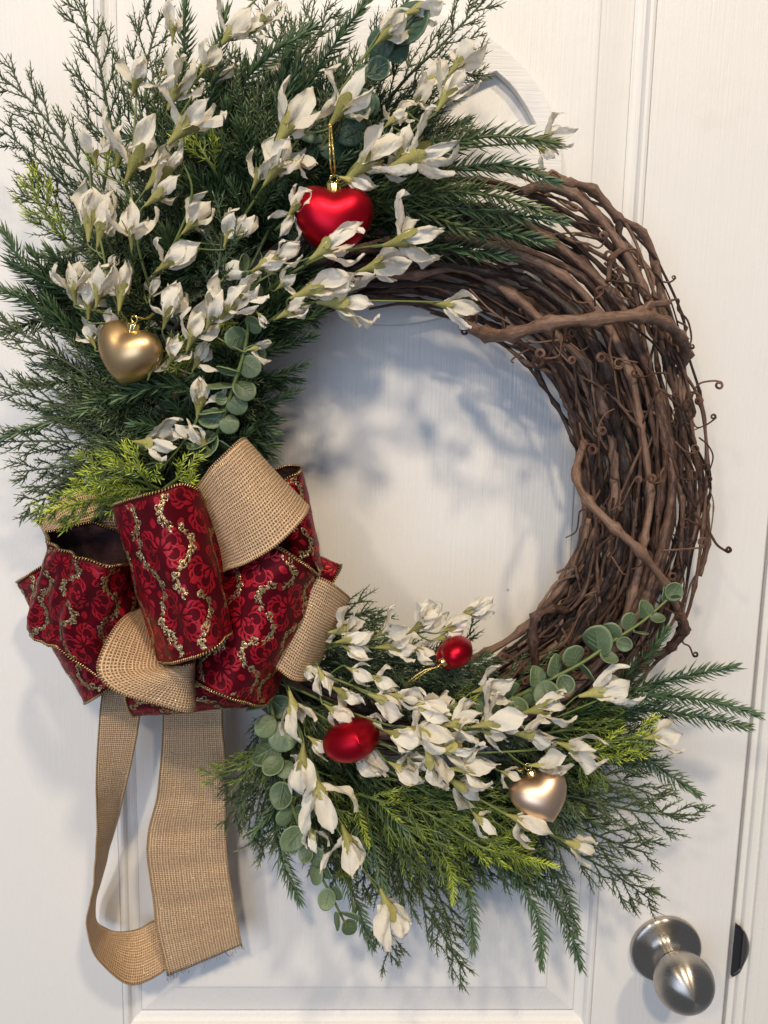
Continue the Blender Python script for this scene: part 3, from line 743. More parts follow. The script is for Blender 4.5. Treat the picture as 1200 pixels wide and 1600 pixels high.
red_loop("damask_loop", [(232, 1000, 96, 396, 985, 96), (206, 1060, 108, 410, 1048, 102), (196, 1092, 106, 414, 1084, 100), (207, 1119, 92, 412, 1103, 88), (212, 1100, 74, 404, 1088, 72), (232, 1000, 62, 388, 1000, 62)], 5, "damask loop folded under the bottom of the bow", 0.8, 12)
red_loop("damask_loop", [(385, 810, 84, 425, 905, 86), (440, 754, 94, 468, 884, 96), (466, 739, 88, 497, 893, 88), (471, 731, 70, 501, 886, 70), (452, 728, 55, 482, 878, 55), (420, 738, 48, 440, 870, 48)], 6, "narrow damask loop behind the upper burlap loop", 0.8, 25)
red_loop("damask_loop", [(430, 950, 60, 512, 920, 60), (446, 905, 68, 519, 912, 68), (470, 864, 64, 532, 884, 64), (474, 870, 46, 530, 892, 46), (450, 940, 38, 505, 935, 38)], 7, "small damask loop end at the far right", 0.5, 5)
burlap_loop("burlap_loop", [(285, 862, 108, 345, 925, 108), (296, 786, 138, 348, 895, 138), (324, 738, 160, 384, 880, 158), (352, 709, 167, 430, 853, 166), (376, 687, 156, 472, 812, 156), (385, 687, 134, 481, 792, 134), (372, 706, 112, 464, 800, 112), (320, 800, 92, 400, 884, 92)], 11, "burlap loop at the upper right of the bow")
burlap_loop("burlap_loop", [(222, 946, 108, 252, 962, 112), (188, 970, 142, 256, 1004, 128), (162, 1012, 162, 260, 1034, 140), (153, 1050, 170, 264, 1042, 148), (180, 1079, 170, 276, 1042, 154), (236, 1098, 162, 290, 1040, 156), (297, 1112, 148, 302, 1036, 150), (306, 1092, 116, 304, 1020, 126)], 12, "curled burlap loop at the lower left of the bow", 0.9)
burlap_loop("burlap_loop", [(462, 905, 98, 395, 1025, 98), (496, 902, 126, 427, 1040, 122), (524, 916, 124, 458, 1062, 120), (545, 934, 102, 486, 1062, 98), (541, 939, 80, 483, 1050, 78), (500, 930, 64, 448, 1030, 64)], 13, "burlap loop at the right edge of the bow")
burlap_loop("burlap_loop", [(215, 775, 72, 230, 885, 70), (150, 764, 80, 190, 872, 76), (98, 778, 76, 132, 880, 72), (61, 822, 60, 96, 892, 60), (90, 812, 44, 122, 890, 45), (180, 800, 38, 200, 880, 38)], 14, "burlap loop behind the lime green fronds", 0.9)
rb_tail = burlap_loop("burlap_tail", [(258, 1000, 60, 345, 1000, 60), (256, 1070, 62, 346, 1070, 62), (255, 1130, 62, 347, 1130, 60), (252, 1185, 58, 351, 1190, 56), (246, 1245, 56, 352, 1250, 50), (233, 1296, 52, 352, 1300, 46), (231, 1340, 50, 355, 1345, 42), (239, 1400, 46, 362, 1395, 40), (246, 1455, 42, 370, 1440, 38), (262, 1526, 38, 377, 1477, 34)], 15, "straight burlap tail", 0.8)
burlap_loop("burlap_tail", [(170, 1010, 44, 236, 1010, 44), (160, 1085, 46, 222, 1085, 46), (154, 1150, 50, 213, 1150, 48), (151, 1220, 54, 197, 1225, 42), (152, 1290, 57, 182, 1285, 34), (149, 1360, 58, 166, 1345, 24), (140, 1418, 58, 150, 1405, 14), (137, 1452, 58, 150, 1438, 10), (148, 1492, 56, 166, 1451, 10), (176, 1521, 54, 190, 1456, 11), (206, 1538, 48, 216, 1452, 12), (240, 1527, 36, 242, 1438, 12), (278, 1500, 26, 270, 1424, 10)], 16, "long burlap tail looping back behind the straight tail", 0.5)
# loose threads at the cut end of the straight tail
tail_end = rb_tail.G[-1]; mb = MB(); g = np.random.default_rng(5)
for i in range(46):
    p0 = tail_end[int(g.integers(0, len(tail_end)))] + g.normal(0, 0.0012, 3) * [1, 0.3, 1]; dn = unit(np.array([g.normal(0.15, 0.35), g.normal(0, 0.25), -1])); L = g.uniform(0.0015, 0.006)
    mb.tube(catmull([p0, p0 + dn * L * 0.5 + g.normal(0, 0.0004, 3), p0 + dn * L + g.normal(0, 0.0012, 3)], 3), 0.00016, 4)
o = adopt(mb.build("frayed_threads", MAT['burlap_edge']), bow); o["kind"] = "stuff"
# pinched knot of ribbon in the middle, behind the front loop
rb = Ribbon([(250, 900, 70, 255, 1000, 70), (275, 880, 96, 278, 990, 96), (310, 880, 98, 312, 985, 98), (335, 900, 70, 335, 985, 70)], 8, 8, 0.8, 20); adopt(rb.mesh("knot", MAT['ribbon_red'], MAT['lining']), bow)
# ---------------------------------------------------------------- artificial evergreen sprigs
def needle_batch(base, dirs, side, L, W, u0=None, bend=0.0):
    """many flat tapered needles at once: base (n,3), dirs (n,3), side (n,3)"""
    n = len(base); L = np.broadcast_to(L, (n,))[:, None]; W = np.broadcast_to(W, (n,))[:, None]
    nor = unit(np.cross(dirs, side)); side = unit(np.cross(nor, dirs))
    mid = base + dirs * L * 0.5 + nor * L * bend * 0.25; tip = base + dirs * L + nor * L * bend
    v = np.stack([base + side * W * 0.4, base - side * W * 0.4, base + nor * W * 0.35, mid + side * W * 0.5, mid - side * W * 0.5, mid + nor * W * 0.38, tip], 1).reshape(-1, 3)
    f0 = [(0, 3, 5, 2), (2, 5, 4, 1), (1, 4, 3, 0), (3, 6, 5), (5, 6, 4), (4, 6, 3)]
    f = [tuple(7 * i + k for k in q) for i in range(n) for q in f0]
    u0 = np.zeros(n) if u0 is None else u0
    u = np.stack([u0, u0, u0, u0 + 0.22, u0 + 0.22, u0 + 0.22, u0 + 0.42], 1).reshape(-1)
    return v, f, np.stack([np.clip(u, 0, 1), np.zeros_like(u)], 1)
def path_at(path, s):
    ln = np.concatenate([[0], np.cumsum(np.linalg.norm(np.diff(path, axis=0), axis=1))])
    return np.stack([np.interp(s, ln, path[:, k]) for k in range(3)], -1), ln[-1]
def plume(mb, stem, path, g, nl=0.0162, nw=0.0020, gap=0.00085, ang=0.84, flat=0.65, tipfade=0.45, r=0.0011):
    _, L = path_at(path, 0.0); n = max(8, int(L / gap)); s = np.linspace(0.004, L, n)
    p, _ = path_at(path, s); t = unit(np.gradient(p, axis=0)); ref = np.array([0.0, -1.0, 0.0])
    a = unit(np.cross(t, ref)); b = np.cross(a, t)
    ph = np.arange(n) * 2.399 + g.normal(0, 0.25, n)
    rad = a * np.cos(ph)[:, None] + b * np.sin(ph)[:, None] * (1 - flat * 0.55)
    fr = s / L; an = (ang + g.normal(0, 0.10, n)) * (1 - 0.45 * np.clip((fr - 0.8) / 0.2, 0, 1))
    d = unit(t * np.cos(an)[:, None] + unit(rad) * np.sin(an)[:, None])
    ln = nl * (1 - tipfade * fr ** 3) * (1 + 0.14 * g.standard_normal(n)) * np.clip(0.5 + fr * 6, 0.5, 1)
    mb.add(*needle_batch(p, d, np.cross(d, t), ln, nw, fr * 0.55 + g.uniform(-0.1, 0.1, n), -0.16))
    stem.tube(path, np.linspace(r * 1.25, r * 0.55, len(path)), 6)
def frond(mb, stem, path, g, spread=0.62, blen=0.034, step=0.0075, nub=0.0045, nubgap=0.0018, nw=0.0011, sub=True, r=0.00115, wob=0.35, tipw=0.35):
    _, L = path_at(path, 0.0); stem.tube(path, np.linspace(r * 1.3, r * 0.5, len(path)), 5)
    ref = np.array([0.0, -1.0, 0.0]); B, D, S, U = [], [], [], []
    def nubs(pp, f0, f1):
        _, l = path_at(pp, 0.0); n = max(3, int(l / nubgap)); s = np.linspace(0.001, l, n); q, _ = path_at(pp, s)
        t = unit(np.gradient(q, axis=0)); a = unit(np.cross(t, ref)); b = np.cross(a, t)
        sg = np.where(np.arange(n) % 2 == 0, 1.0, -1.0); w = g.normal(0, 0.55, n)
        rad = unit(a * sg[:, None] + b * w[:, None]); an = 0.62 + g.normal(0, 0.12, n); an[-1] = 0.05
        B.append(q); D.append(unit(t * np.cos(an)[:, None] + rad * np.sin(an)[:, None])); S.append(np.cross(t, rad)); U.append(np.linspace(f0, f1, n))
    def branch(p0, d0, l, f, depth):
        curl = g.normal(0, 0.18, 3); tt = np.linspace(0, 1, 7)[:, None]
        fwd = unit(tang); pp = p0 + d0 * l * tt + (fwd - d0) * l * 0.28 * tt ** 2 + curl * l * 0.22 * tt ** 2
        stem.tube(pp, np.linspace(r * 0.62, r * 0.32, 7), 4, caps=False); nubs(pp, f * 0.5, min(1, f * 0.5 + 0.6))
        if depth and sub:
            for q in g.uniform(0.25, 0.8, int(g.integers(2, 5))):
                k = int(q * 6); dd = unit(pp[k + 1] - pp[k]); sd = unit(np.cross(dd, ref)) * (1 if g.random() < 0.5 else -1)
                branch(pp[k], unit(dd * 0.85 + sd * 0.5 + g.normal(0, 0.15, 3)), l * g.uniform(0.3, 0.5), f, 0)
    s = 0.012; i = int(g.integers(0, 2))
    while s < L * 0.97:
        f = s / L; p, _ = path_at(path, s); p2, _ = path_at(path, min(L, s + 0.004)); tang = unit(p2 - p + 1e-9)
        sd = unit(np.cross(tang, ref)) * (1 if i % 2 else -1); up = np.cross(sd, tang)
        a = spread * (1 + g.normal(0, 0.16)); d = unit(tang * math.cos(a) + sd * math.sin(a) + up * g.normal(0, wob))
        branch(p, d, blen * (0.45 + 0.75 * min(1, f * 3)) * (1 - 0.62 * f ** 2) * g.uniform(0.75, 1.2), f, 1)
        s += step * g.uniform(0.7, 1.3); i += 1
    nubs(path[len(path) // 3:], 0.4, 1.0)
    B, D, S, U = map(np.concatenate, (B, D, S, U))
    mb.add(*needle_batch(B, D, S, nub * (1 + 0.2 * g.standard_normal(len(B))), nw, U * 0.6))
KIND = {
    'pine': ("pine_sprig", "pine sprig", 'pine', dict()),
    'olive': ("pine_sprig", "pine sprig", 'pine_olive', dict(nl=0.0175, nw=0.0020, gap=0.0009)),
    'comb': ("pine_sprig", "pine sprig", 'pine', dict(nl=0.0145, nw=0.0022, gap=0.0012, ang=0.68)),
    'cedar': ("cedar_sprig", "cedar sprig", 'cedar', dict()),
    'sage': ("cedar_sprig", "cedar sprig", 'cedar_sage', dict(nub=0.0040, blen=0.03, step=0.006)),
    'moss': ("fern_frond", "frond", 'moss', dict(nub=0.0040, nubgap=0.0017, nw=0.0009, blen=0.026, step=0.0055, spread=0.7)),
    'lime': ("fern_frond", "frond", 'lime', dict(nub=0.0050, nubgap=0.0015, nw=0.0012, blen=0.024, step=0.0060, spread=0.72)),
    'limeplume': ("fern_frond", "frond", 'lime', dict(nl=0.0062, nw=0.0011, gap=0.0006, ang=1.05, flat=0.9, r=0.0008)),
}
def sprig(kind, pts, label, group=None, seed=0, **over):
    name, cat, mat, kw = KIND[kind]; kw = {**kw, **over}; g = np.random.default_rng(seed + 1000)
    root = None; nb, sb = MB(), MB()
    for pp in (pts if isinstance(pts[0], list) else [pts]):
        ctrl = np.array([P(*p) for p in pp]); path = catmull(ctrl, 8)
        root = root or tag(empty(name, ctrl[0]), label, cat, group)
        (plume if kind in ('pine', 'olive', 'comb', 'limeplume') else frond)(nb, sb, path, g, **kw)
    adopt(sb.build("stem", MAT['twig'] if kind not in ('lime', 'limeplume', 'moss') else MAT['stem']), root)
    o = adopt(nb.build("needles", MAT[mat], smooth=False), root); o["kind"] = "stuff"
    return root
SPR = [
 # ---- pine, upper left and left
 ('pine', [(185, 505, 70), (100, 452, 86), (42, 420, 92), (6, 362, 90)], "dark pine sprig at the left edge, upper of two, tip bent upward"),
 ('pine', [(180, 540, 70), (95, 505, 84), (40, 470, 88), (-12, 448, 88)], "dark pine sprig at the left edge just below the bent-up one"),
 ('pine', [(190, 590, 62), (135, 545, 76), (95, 500, 84), (70, 460, 86)], "short pine sprig crossing left of the bronze heart"),
 ('comb', [(250, 650, 60), (140, 645, 78), (60, 665, 84), (-10, 690, 84)], "coarse pine sprig reaching the left edge below the bronze heart"),
 ('pine', [(345, 625, 92), (290, 606, 104), (240, 604, 110), (188, 622, 112)], "pine sprig lying just under the bronze heart"),
 ('pine', [(295, 330, 60), (318, 200, 84), (338, 110, 96), (352, 22, 98)], "upright pine sprig in front of the tall white blossoms at the top"),
 ('pine', [(290, 230, 50), (285, 130, 60), (288, 60, 62), (290, 4, 62)], "slim pine sprig at the top, left of the upright one"),
 ('pine', [(420, 250, 60), (470, 150, 82), (515, 80, 92), (572, 2, 92)], "long pine sprig leaning right toward the top edge"),
 ('pine', [(330, 230, 70), (380, 130, 90), (430, 80, 98), (492, 42, 98)], "pine sprig leaning right over the white top blossoms"),
 ('comb', [(200, 500, 70), (206, 440, 86), (216, 380, 92), (222, 326, 92)], "upright coarse pine sprig above the bronze heart"),
 ('pine', [(395, 330, 62), (418, 240, 78), (440, 170, 86), (470, 100, 86)], "dark pine sprig behind the spray left of the red heart's cord"),
 # ---- pine, right of the red heart
 ('olive', [(600, 280, 94), (690, 232, 112), (770, 212, 120), (866, 224, 118)], "olive pine sprig with long needles over the plaque"),
 ('pine', [(590, 300, 90), (700, 268, 108), (790, 258, 114), (868, 284, 112)], "pine sprig right of the red heart, second from the top"),
 ('olive', [(585, 320, 96), (680, 300, 114), (770, 306, 120), (850, 330, 118)], "olive pine sprig above the wide white blossom by the red heart"),
 ('pine', [(600, 345, 94), (690, 325, 108), (790, 335, 114), (880, 345, 112)], "pine sprig lying on the vines at the upper right"),
 ('pine', [(610, 370, 90), (700, 355, 102), (780, 362, 110), (856, 378, 110)], "lowest pine sprig lying on the vines at the upper right"),
 ('olive', [(560, 310, 90), (620, 322, 104), (680, 340, 108), (730, 362, 108)], "short olive pine sprig right behind the red heart"),
 ('pine', [(590, 380, 82), (660, 388, 90), (730, 392, 96), (800, 402, 98)], "short dark pine sprig under the wide blossom by the red heart"),
 # ---- fringe toward the opening
 ('comb', [(360, 520, 62), (420, 500, 72), (465, 484, 74), (500, 478, 72)], "coarse pine tip at the top of the inner left fringe"),
 ('comb', [(360, 560, 62), (420, 548, 72), (460, 535, 74), (492, 524, 70)], "coarse pine tip on the inner fringe, second down"),
 ('comb', [(355, 600, 62), (410, 592, 72), (448, 582, 74), (478, 570, 70)], "coarse pine tip on the inner fringe, third down"),
 ('comb', [(345, 640, 60), (400, 632, 70), (432, 626, 72), (460, 612, 70)], "coarse pine tip on the inner fringe, fourth down"),
 ('comb', [(330, 690, 60), (375, 672, 70), (408, 662, 72), (436, 656, 70)], "coarse pine tip on the inner fringe, just above the burlap loop"),
 # ---- pine, lower wreath
 ('pine', [(850, 1130, 76), (950, 1092, 92), (1050, 1062, 96), (1148, 1042, 94)], "topmost of the three long pine sprigs pointing right at the door edge"),
 ('pine', [(850, 1135, 80), (980, 1092, 98), (1090, 1092, 104), (1184, 1116, 102)], "middle of the three long pine sprigs, tip bent down over the frame"),
 ('pine', [(880, 1140, 74), (990, 1110, 90), (1080, 1118, 96), (1168, 1136, 94)], "lowest of the three long pine sprigs pointing right"),
 ('pine', [(900, 1150, 66), (980, 1170, 80), (1030, 1200, 84), (1092, 1242, 84)], "pine sprig slanting down right above the door knob"),
 ('pine', [(920, 1110, 70), (975, 1060, 88), (1015, 1020, 92), (1040, 985, 90)], "pine sprig rising beside the light eucalyptus tip"),
 ('pine', [(690, 1270, 56), (720, 1350, 70), (734, 1410, 74), (740, 1482, 72)], "pine sprig hanging straight down at the bottom middle"),
 ('pine', [(770, 1290, 60), (815, 1380, 76), (842, 1440, 80), (846, 1508, 78)], "left of the two long pine tips hanging toward the door knob"),
 ('pine', [(790, 1290, 64), (850, 1380, 80), (885, 1440, 84), (908, 1512, 82)], "right of the two long pine tips hanging toward the door knob"),
 ('pine', [(800, 1290, 58), (855, 1350, 70), (885, 1400, 74), (900, 1450, 72)], "pine sprig tucked behind the two long hanging tips"),
 ('pine', [(490, 1230, 56), (525, 1330, 70), (552, 1400, 74), (582, 1482, 72)], "pine sprig hanging behind the drooping white spray"),
 ('pine', [(425, 1230, 50), (432, 1300, 60), (445, 1355, 62), (468, 1408, 60)], "pine sprig hanging beside the straight burlap tail"),
 ('pine', [(740, 1280, 54), (780, 1340, 64), (815, 1370, 66), (850, 1400, 64)], "short pine sprig under the moss green fronds"),
 # ---- cedar, upper left
 ('cedar', [(205, 330, 56), (172, 190, 70), (150, 80, 74), (114, -6, 72)], "tall open cedar sprig against the door at the upper left"),
 ('cedar', [(190, 350, 52), (110, 240, 66), (50, 160, 70), (-8, 112, 68)], "open cedar sprig fanning to the upper left corner"),
 ('cedar', [(190, 380, 52), (110, 300, 62), (60, 250, 66), (0, 200, 64)], "cedar sprig below the one in the upper left corner"),
 ('cedar', [(180, 420, 50), (120, 370, 58), (80, 320, 60), (46, 300, 60)], "small cedar sprig left of the tall white cluster"),
 ('cedar', [(250, 290, 50), (232, 190, 60), (228, 110, 62), (250, 20, 60)], "slim cedar sprig beside the highest left blossom"),
 ('cedar', [(540, 260, 58), (620, 140, 72), (690, 70, 76), (770, -12, 74)], "long cedar sprig rising to the top edge above the plaque"),
 ('cedar', [(540, 260, 52), (620, 190, 64), (680, 140, 68), (752, 92, 66)], "cedar sprig in front of the plaque's upper rim"),
 ('cedar', [(380, 260, 50), (430, 150, 62), (470, 90, 66), (520, 20, 64)], "cedar sprig between the two leaning pine sprigs at the top"),
 ('cedar', [(350, 360, 50), (362, 260, 62), (372, 170, 66), (384, 90, 64)], "upright cedar sprig deep in the top foliage"),
 ('cedar', [(560, 180, 50), (600, 100, 60), (620, 50, 62), (640, -6, 60)], "cedar sprig behind the dark eucalyptus at the top"),
 ('cedar', [(300, 340, 56), (320, 250, 70), (340, 190, 74), (352, 140, 72)], "cedar sprig right of the single large blossom at upper left"),
 # ---- cedar, left and lower left
 ('cedar', [(300, 660, 70), (190, 620, 86), (110, 570, 92), (0, 500, 90)], "cedar sprig with a long bare stem reaching the left edge"),
 ('cedar', [(310, 690, 70), (200, 668, 84), (110, 640, 90), (-6, 600, 88)], "full cedar sprig left of the middle eucalyptus"),
 ('cedar', [(300, 715, 66), (190, 705, 80), (100, 690, 84), (0, 690, 82)], "cedar sprig reaching left above the lime fronds"),
 ('cedar', [(280, 735, 60), (180, 725, 72), (110, 728, 76), (22, 738, 74)], "cedar sprig pointing left at the height of the burlap peak"),
 ('cedar', [(270, 750, 54), (180, 755, 64), (110, 765, 66), (40, 790, 64)], "lowest cedar sprig pointing left beside the bow"),
 ('sage', [(318, 480, 96), (338, 430, 108), (345, 390, 110), (350, 340, 108)], "pale green cedar tip standing left of the red heart"),
 ('sage', [(420, 360, 90), (400, 400, 100), (390, 420, 102), (376, 440, 102)], "small pale green cedar tip left under the red heart"),
 # ---- cedar, lower wreath
 ('cedar', [(440, 1080, 52), (400, 1160, 60), (378, 1220, 62), (366, 1286, 60)], "cedar sprig hanging closest to the straight burlap tail"),
 ('cedar', [(450, 1110, 56), (420, 1200, 66), (404, 1260, 68), (396, 1322, 66)], "cedar sprig hanging left of the lower left eucalyptus"),
 ('cedar', [(560, 1230, 56), (640, 1370, 70), (680, 1440, 74), (728, 1524, 72)], "longest cedar sprig hanging at the bottom middle"),
 ('cedar', [(540, 1230, 52), (590, 1350, 64), (600, 1420, 66), (612, 1504, 64)], "cedar sprig hanging behind the lowest white blossom"),
 ('cedar', [(600, 1250, 50), (660, 1350, 62), (690, 1410, 64), (712, 1470, 62)], "cedar sprig between the two longest hanging tips"),
 ('cedar', [(800, 1260, 66), (880, 1320, 80), (950, 1360, 84), (1026, 1412, 82)], "cedar sprig slanting toward the door knob"),
 ('cedar', [(820, 1230, 70), (920, 1250, 86), (1000, 1268, 90), (1094, 1274, 88)], "longest cedar sprig pointing right under the champagne heart"),
 ('cedar', [(820, 1220, 66), (910, 1220, 78), (970, 1224, 82), (1040, 1250, 80)], "cedar sprig behind the champagne heart"),
 ('cedar', [(830, 1260, 60), (910, 1295, 72), (970, 1320, 76), (1016, 1334, 74)], "cedar sprig below the champagne heart, second from bottom"),
 ('sage', [(500, 1005, 84), (590, 1030, 98), (680, 1040, 102), (775, 1046, 100)], "sage green cedar sprig under the small red heart"),
 ('sage', [(510, 1030, 78), (600, 1060, 90), (690, 1068, 94), (770, 1075, 92)], "sage green cedar sprig lower under the small red heart"),
 ('sage', [(470, 985, 70), (520, 965, 78), (560, 960, 80), (602, 972, 78)], "sage cedar tip right of the burlap loop"),
 ('cedar', [(740, 1110, 74), (800, 1070, 84), (840, 1050, 86), (880, 1030, 84)], "cedar tip on the vines below the opening"),
 ('cedar', [(850, 1160, 66), (920, 1130, 76), (970, 1120, 78), (1020, 1110, 76)], "dark cedar sprig behind the three long pine sprigs"),
 # ---- lime and moss fronds
 ('lime', [(255, 770, 100), (190, 775, 112), (120, 788, 118), (54, 804, 114)], "lime frond lying along the top of the bow, pointing left"),
 ('limeplume', [(230, 775, 104), (160, 782, 118), (105, 790, 122), (72, 800, 120)], "lime feathery tip over the burlap loop left of the bow"),
 ('lime', [(250, 765, 108), (205, 745, 122), (170, 735, 126), (128, 733, 122)], "upper lime frond above the bow, pointing left"),
 ('limeplume', [(235, 765, 112), (190, 765, 124), (150, 768, 128), (104, 770, 124)], "lime feathery tip above the open damask loop"),
 ('lime', [(240, 770, 108), (225, 745, 120), (212, 730, 122), (196, 715, 120)], "upright lime frond above the bow"),
 ('lime', [(255, 765, 104), (275, 750, 116), (290, 738, 120), (304, 730, 118)], "lime frond beside the burlap peak"),
 ('limeplume', [(280, 765, 106), (292, 752, 118), (300, 742, 120), (302, 728, 118)], "small lime tip touching the upper burlap loop"),
 ('lime', [(120, 400, 56), (80, 350, 66), (58, 310, 70), (44, 272, 68)], "lime tipped frond at the far left, upper half"),
 ('lime', [(350, 290, 80), (328, 255, 92), (316, 235, 94), (304, 214, 92)], "lime frond below the single large blossom at upper left"),
 ('lime', [(160, 300, 62), (165, 275, 72), (168, 255, 74), (172, 240, 72)], "small lime frond among the upper left blossoms"),
 ('lime', [(310, 590, 84), (290, 572, 96), (278, 566, 100), (264, 570, 98)], "small lime frond right of the bronze heart"),
 ('moss', [(360, 540, 84), (330, 535, 96), (310, 542, 98), (290, 556, 96)], "moss green frond between bronze heart and eucalyptus"),
 ('limeplume', [(372, 505, 92), (345, 508, 104), (325, 516, 106), (308, 522, 104)], "small fern-like tip left of the middle eucalyptus"),
 ('moss', [(560, 1200, 78), (650, 1260, 94), (740, 1310, 100), (840, 1346, 98)], "long moss green frond at the bottom, left of the champagne heart"),
 ('moss', [(600, 1200, 80), (690, 1250, 96), (760, 1280, 102), (830, 1310, 100)], "moss green frond under the white blossoms at the bottom"),
 ('moss', [(560, 1210, 76), (620, 1280, 90), (670, 1320, 94), (712, 1376, 92)], "moss green frond drooping at the bottom middle"),
 ('moss', [(540, 1200, 72), (590, 1270, 84), (620, 1310, 88), (650, 1360, 86)], "moss green frond right of the drooping white spray"),
 ('moss', [(640, 1210, 78), (720, 1240, 92), (780, 1262, 96), (830, 1270, 94)], "moss green frond left behind the champagne heart"),
 ('lime', [(700, 1290, 96), (750, 1322, 108), (790, 1335, 110), (820, 1338, 108)], "lime frond at the end of the moss green fronds"),
 ('limeplume', [(780, 1325, 98), (815, 1342, 108), (840, 1348, 110), (870, 1354, 108)], "lime feathery tip pointing at the door knob"),
 ('limeplume', [(690, 1330, 94), (704, 1360, 102), (708, 1385, 104), (708, 1412, 102)], "lime feathery tip hanging down at the bottom middle"),
 ('limeplume', [(545, 1225, 84), (556, 1260, 96), (566, 1290, 98), (576, 1322, 96)], "lime feathery tip hanging under the lower red heart"),
 ('lime', [(560, 1240, 88), (590, 1250, 98), (605, 1255, 100), (625, 1250, 98)], "small lime frond under the lower red heart"),
 ('lime', [(880, 1190, 82), (940, 1172, 96), (980, 1160, 100), (1020, 1140, 98)], "lime frond at the right end of the white blossoms"),
 ('limeplume', [(930, 1185, 86), (980, 1172, 98), (1010, 1164, 100), (1046, 1162, 98)], "lime feathery tip pointing right at the white blossoms' end"),
 ('moss', [(830, 1150, 80), (890, 1140, 92), (930, 1140, 96), (970, 1130, 94)], "moss frond behind the right white blossoms"),
 ('lime', [(640, 1120, 80), (690, 1110, 92), (720, 1104, 94), (748, 1098, 92)], "small lime frond beside the round eucalyptus leaf"),
]
for i, (k, pts, lab) in enumerate(SPR): sprig(k, pts, lab, seed=i)
# filler picks deep in the two masses, each a stem with several branches
def pick(kind, x, y, heading, length, d0, d1, label, group, seed, nbr=4, fan=0.5, **over):
    g = np.random.default_rng(seed); paths = []
    for b in range(nbr):
        h = heading + fan * ((b + 0.5) / nbr - 0.5) * 2 * 0.6 + g.normal(0, 0.10); L = length * g.uniform(0.7, 1.1); bend = g.normal(0, 0.12); off = g.uniform(-10, 10, 2)
        dd = d1 + g.uniform(-10, 10); p = [(x, y, d0)]
        for k in range(1, 4):
            hh = h + bend * k; p.append((p[-1][0] + L / 3 * math.cos(hh) + off[0] * (k == 1), p[-1][1] - L / 3 * math.sin(hh) + off[1] * (k == 1), d0 + (dd - d0) * math.sin(k / 3 * PI / 2)))
        paths.append(p)
    return sprig(kind, paths, label, group, seed, **over)
GU, GL = "filler picks in the upper left foliage", "filler picks in the lower foliage"
def along(pts, n):
    q = catmull(np.array(pts, float), 20); return q[np.linspace(0, len(q) - 1, n).astype(int)]
WHERE = ["left of the lime fronds", "left of the middle eucalyptus", "around the bronze heart", "behind the tall white cluster on the left", "behind the single large blossom", "behind the red heart's cord", "between red heart and plaque"]
kk = 0
for layer, (n, lo, hi) in enumerate([(18, 26, 50), (20, 44, 74), (14, 60, 92)]):
    # x, y, heading in degrees, length
    for q in along([(270, 745, 188, 200), (255, 660, 178, 235), (255, 560, 168, 235), (275, 460, 142, 225), (335, 380, 115, 270), (420, 320, 98, 310), (500, 300, 74, 280), (560, 300, 42, 215), (590, 320, 10, 190)], n):
        kk += 1; f = kk % 4; k = ['pine', 'cedar', 'pine', 'cedar'][f]
        w = WHERE[min(6, int((q[0] - 250) / 345 * 4.4) + (0 if q[1] > 690 else 1 if q[1] > 610 else 2))]
        x, y = q[0] + rng.uniform(-22, 22), q[1] + rng.uniform(-22, 22)
        pick(k, x, y, math.radians(q[2]) + rng.normal(0, 0.22), q[3] * rng.uniform(0.6, 1.0) * (1.0, 0.9, 0.75)[layer], lo, hi, "dark %s pick %s %s" % (k, ("at the back", "mid-depth", "near the front")[layer], w), GU, 300 + kk, 4 if k == 'pine' else 3)
for q in along([(340, 700, -25, 90), (350, 620, 5, 105), (370, 540, 15, 105), (400, 470, 10, 100), (450, 430, -10, 100)], 12):
    kk += 1; pick('comb', q[0], q[1], math.radians(q[2]) + rng.normal(0, 0.2), q[3] * rng.uniform(0.8, 1.15), 44, 62, "coarse pine pick in the fringe left of the opening", GU, 300 + kk, 3, 0.6)
# dense core behind the blossoms, branches going every way
for i in range(34):
    kk += 1; x, y = [(rng.uniform(230, 440), rng.uniform(330, 690)), (rng.uniform(380, 600), rng.uniform(240, 400)), (rng.uniform(230, 420), rng.uniform(180, 400)), (rng.uniform(120, 300), rng.uniform(420, 640))][i % 4]
    k = 'pine' if i % 3 else 'cedar'; pick(k, x, y, rng.uniform(0.3, 3.4) if x < 420 else rng.uniform(0.0, 2.4), rng.uniform(100, 150), rng.uniform(36, 60), rng.uniform(64, 96), "short dark %s pick in the dense core %s" % (k, "beside the red heart" if x > 400 else "above the bronze heart" if y < 480 else "between bronze heart and opening"), GU, 300 + kk, 4, 1.5)
for x, y, h, k in [(300, 760, 1.9, 'cedar'), (285, 755, 2.6, 'cedar'), (320, 740, 1.2, 'pine'), (330, 735, 2.2, 'pine')]:
    kk += 1; pick(k, x, y, h, 110, 60, 84, "short dark %s pick tucked between lime fronds and burlap peak" % k, GU, 300 + kk, 4, 1.0)
WL = ["beside the burlap tails", "under the lower red heart", "under the white blossoms", "around the champagne heart"]
for layer, (n, lo, hi) in enumerate([(15, 26, 50), (15, 44, 70), (10, 60, 86)]):
    for q in along([(455, 1085, -90, 185), (480, 1150, -92, 220), (540, 1190, -72, 235), (620, 1205, -58, 235), (710, 1205, -44, 225), (800, 1180, -26, 200), (860, 1140, -2, 160)], n):
        kk += 1; k = ['pine', 'cedar', 'moss', 'cedar'][kk % 4]
        x, y = q[0] + rng.uniform(-20, 20), q[1] + rng.uniform(-20, 20)
        pick(k, x, y, math.radians(q[2]) + rng.normal(0, 0.18), q[3] * rng.uniform(0.6, 0.98), lo, hi, "%s pick %s %s" % ({'pine': 'dark pine', 'cedar': 'dark cedar', 'moss': 'moss green fern'}[k], ("at the back", "mid-depth", "near the front")[layer], WL[min(3, int((q[0] - 440) / 110))]), GL, 300 + kk, 3)
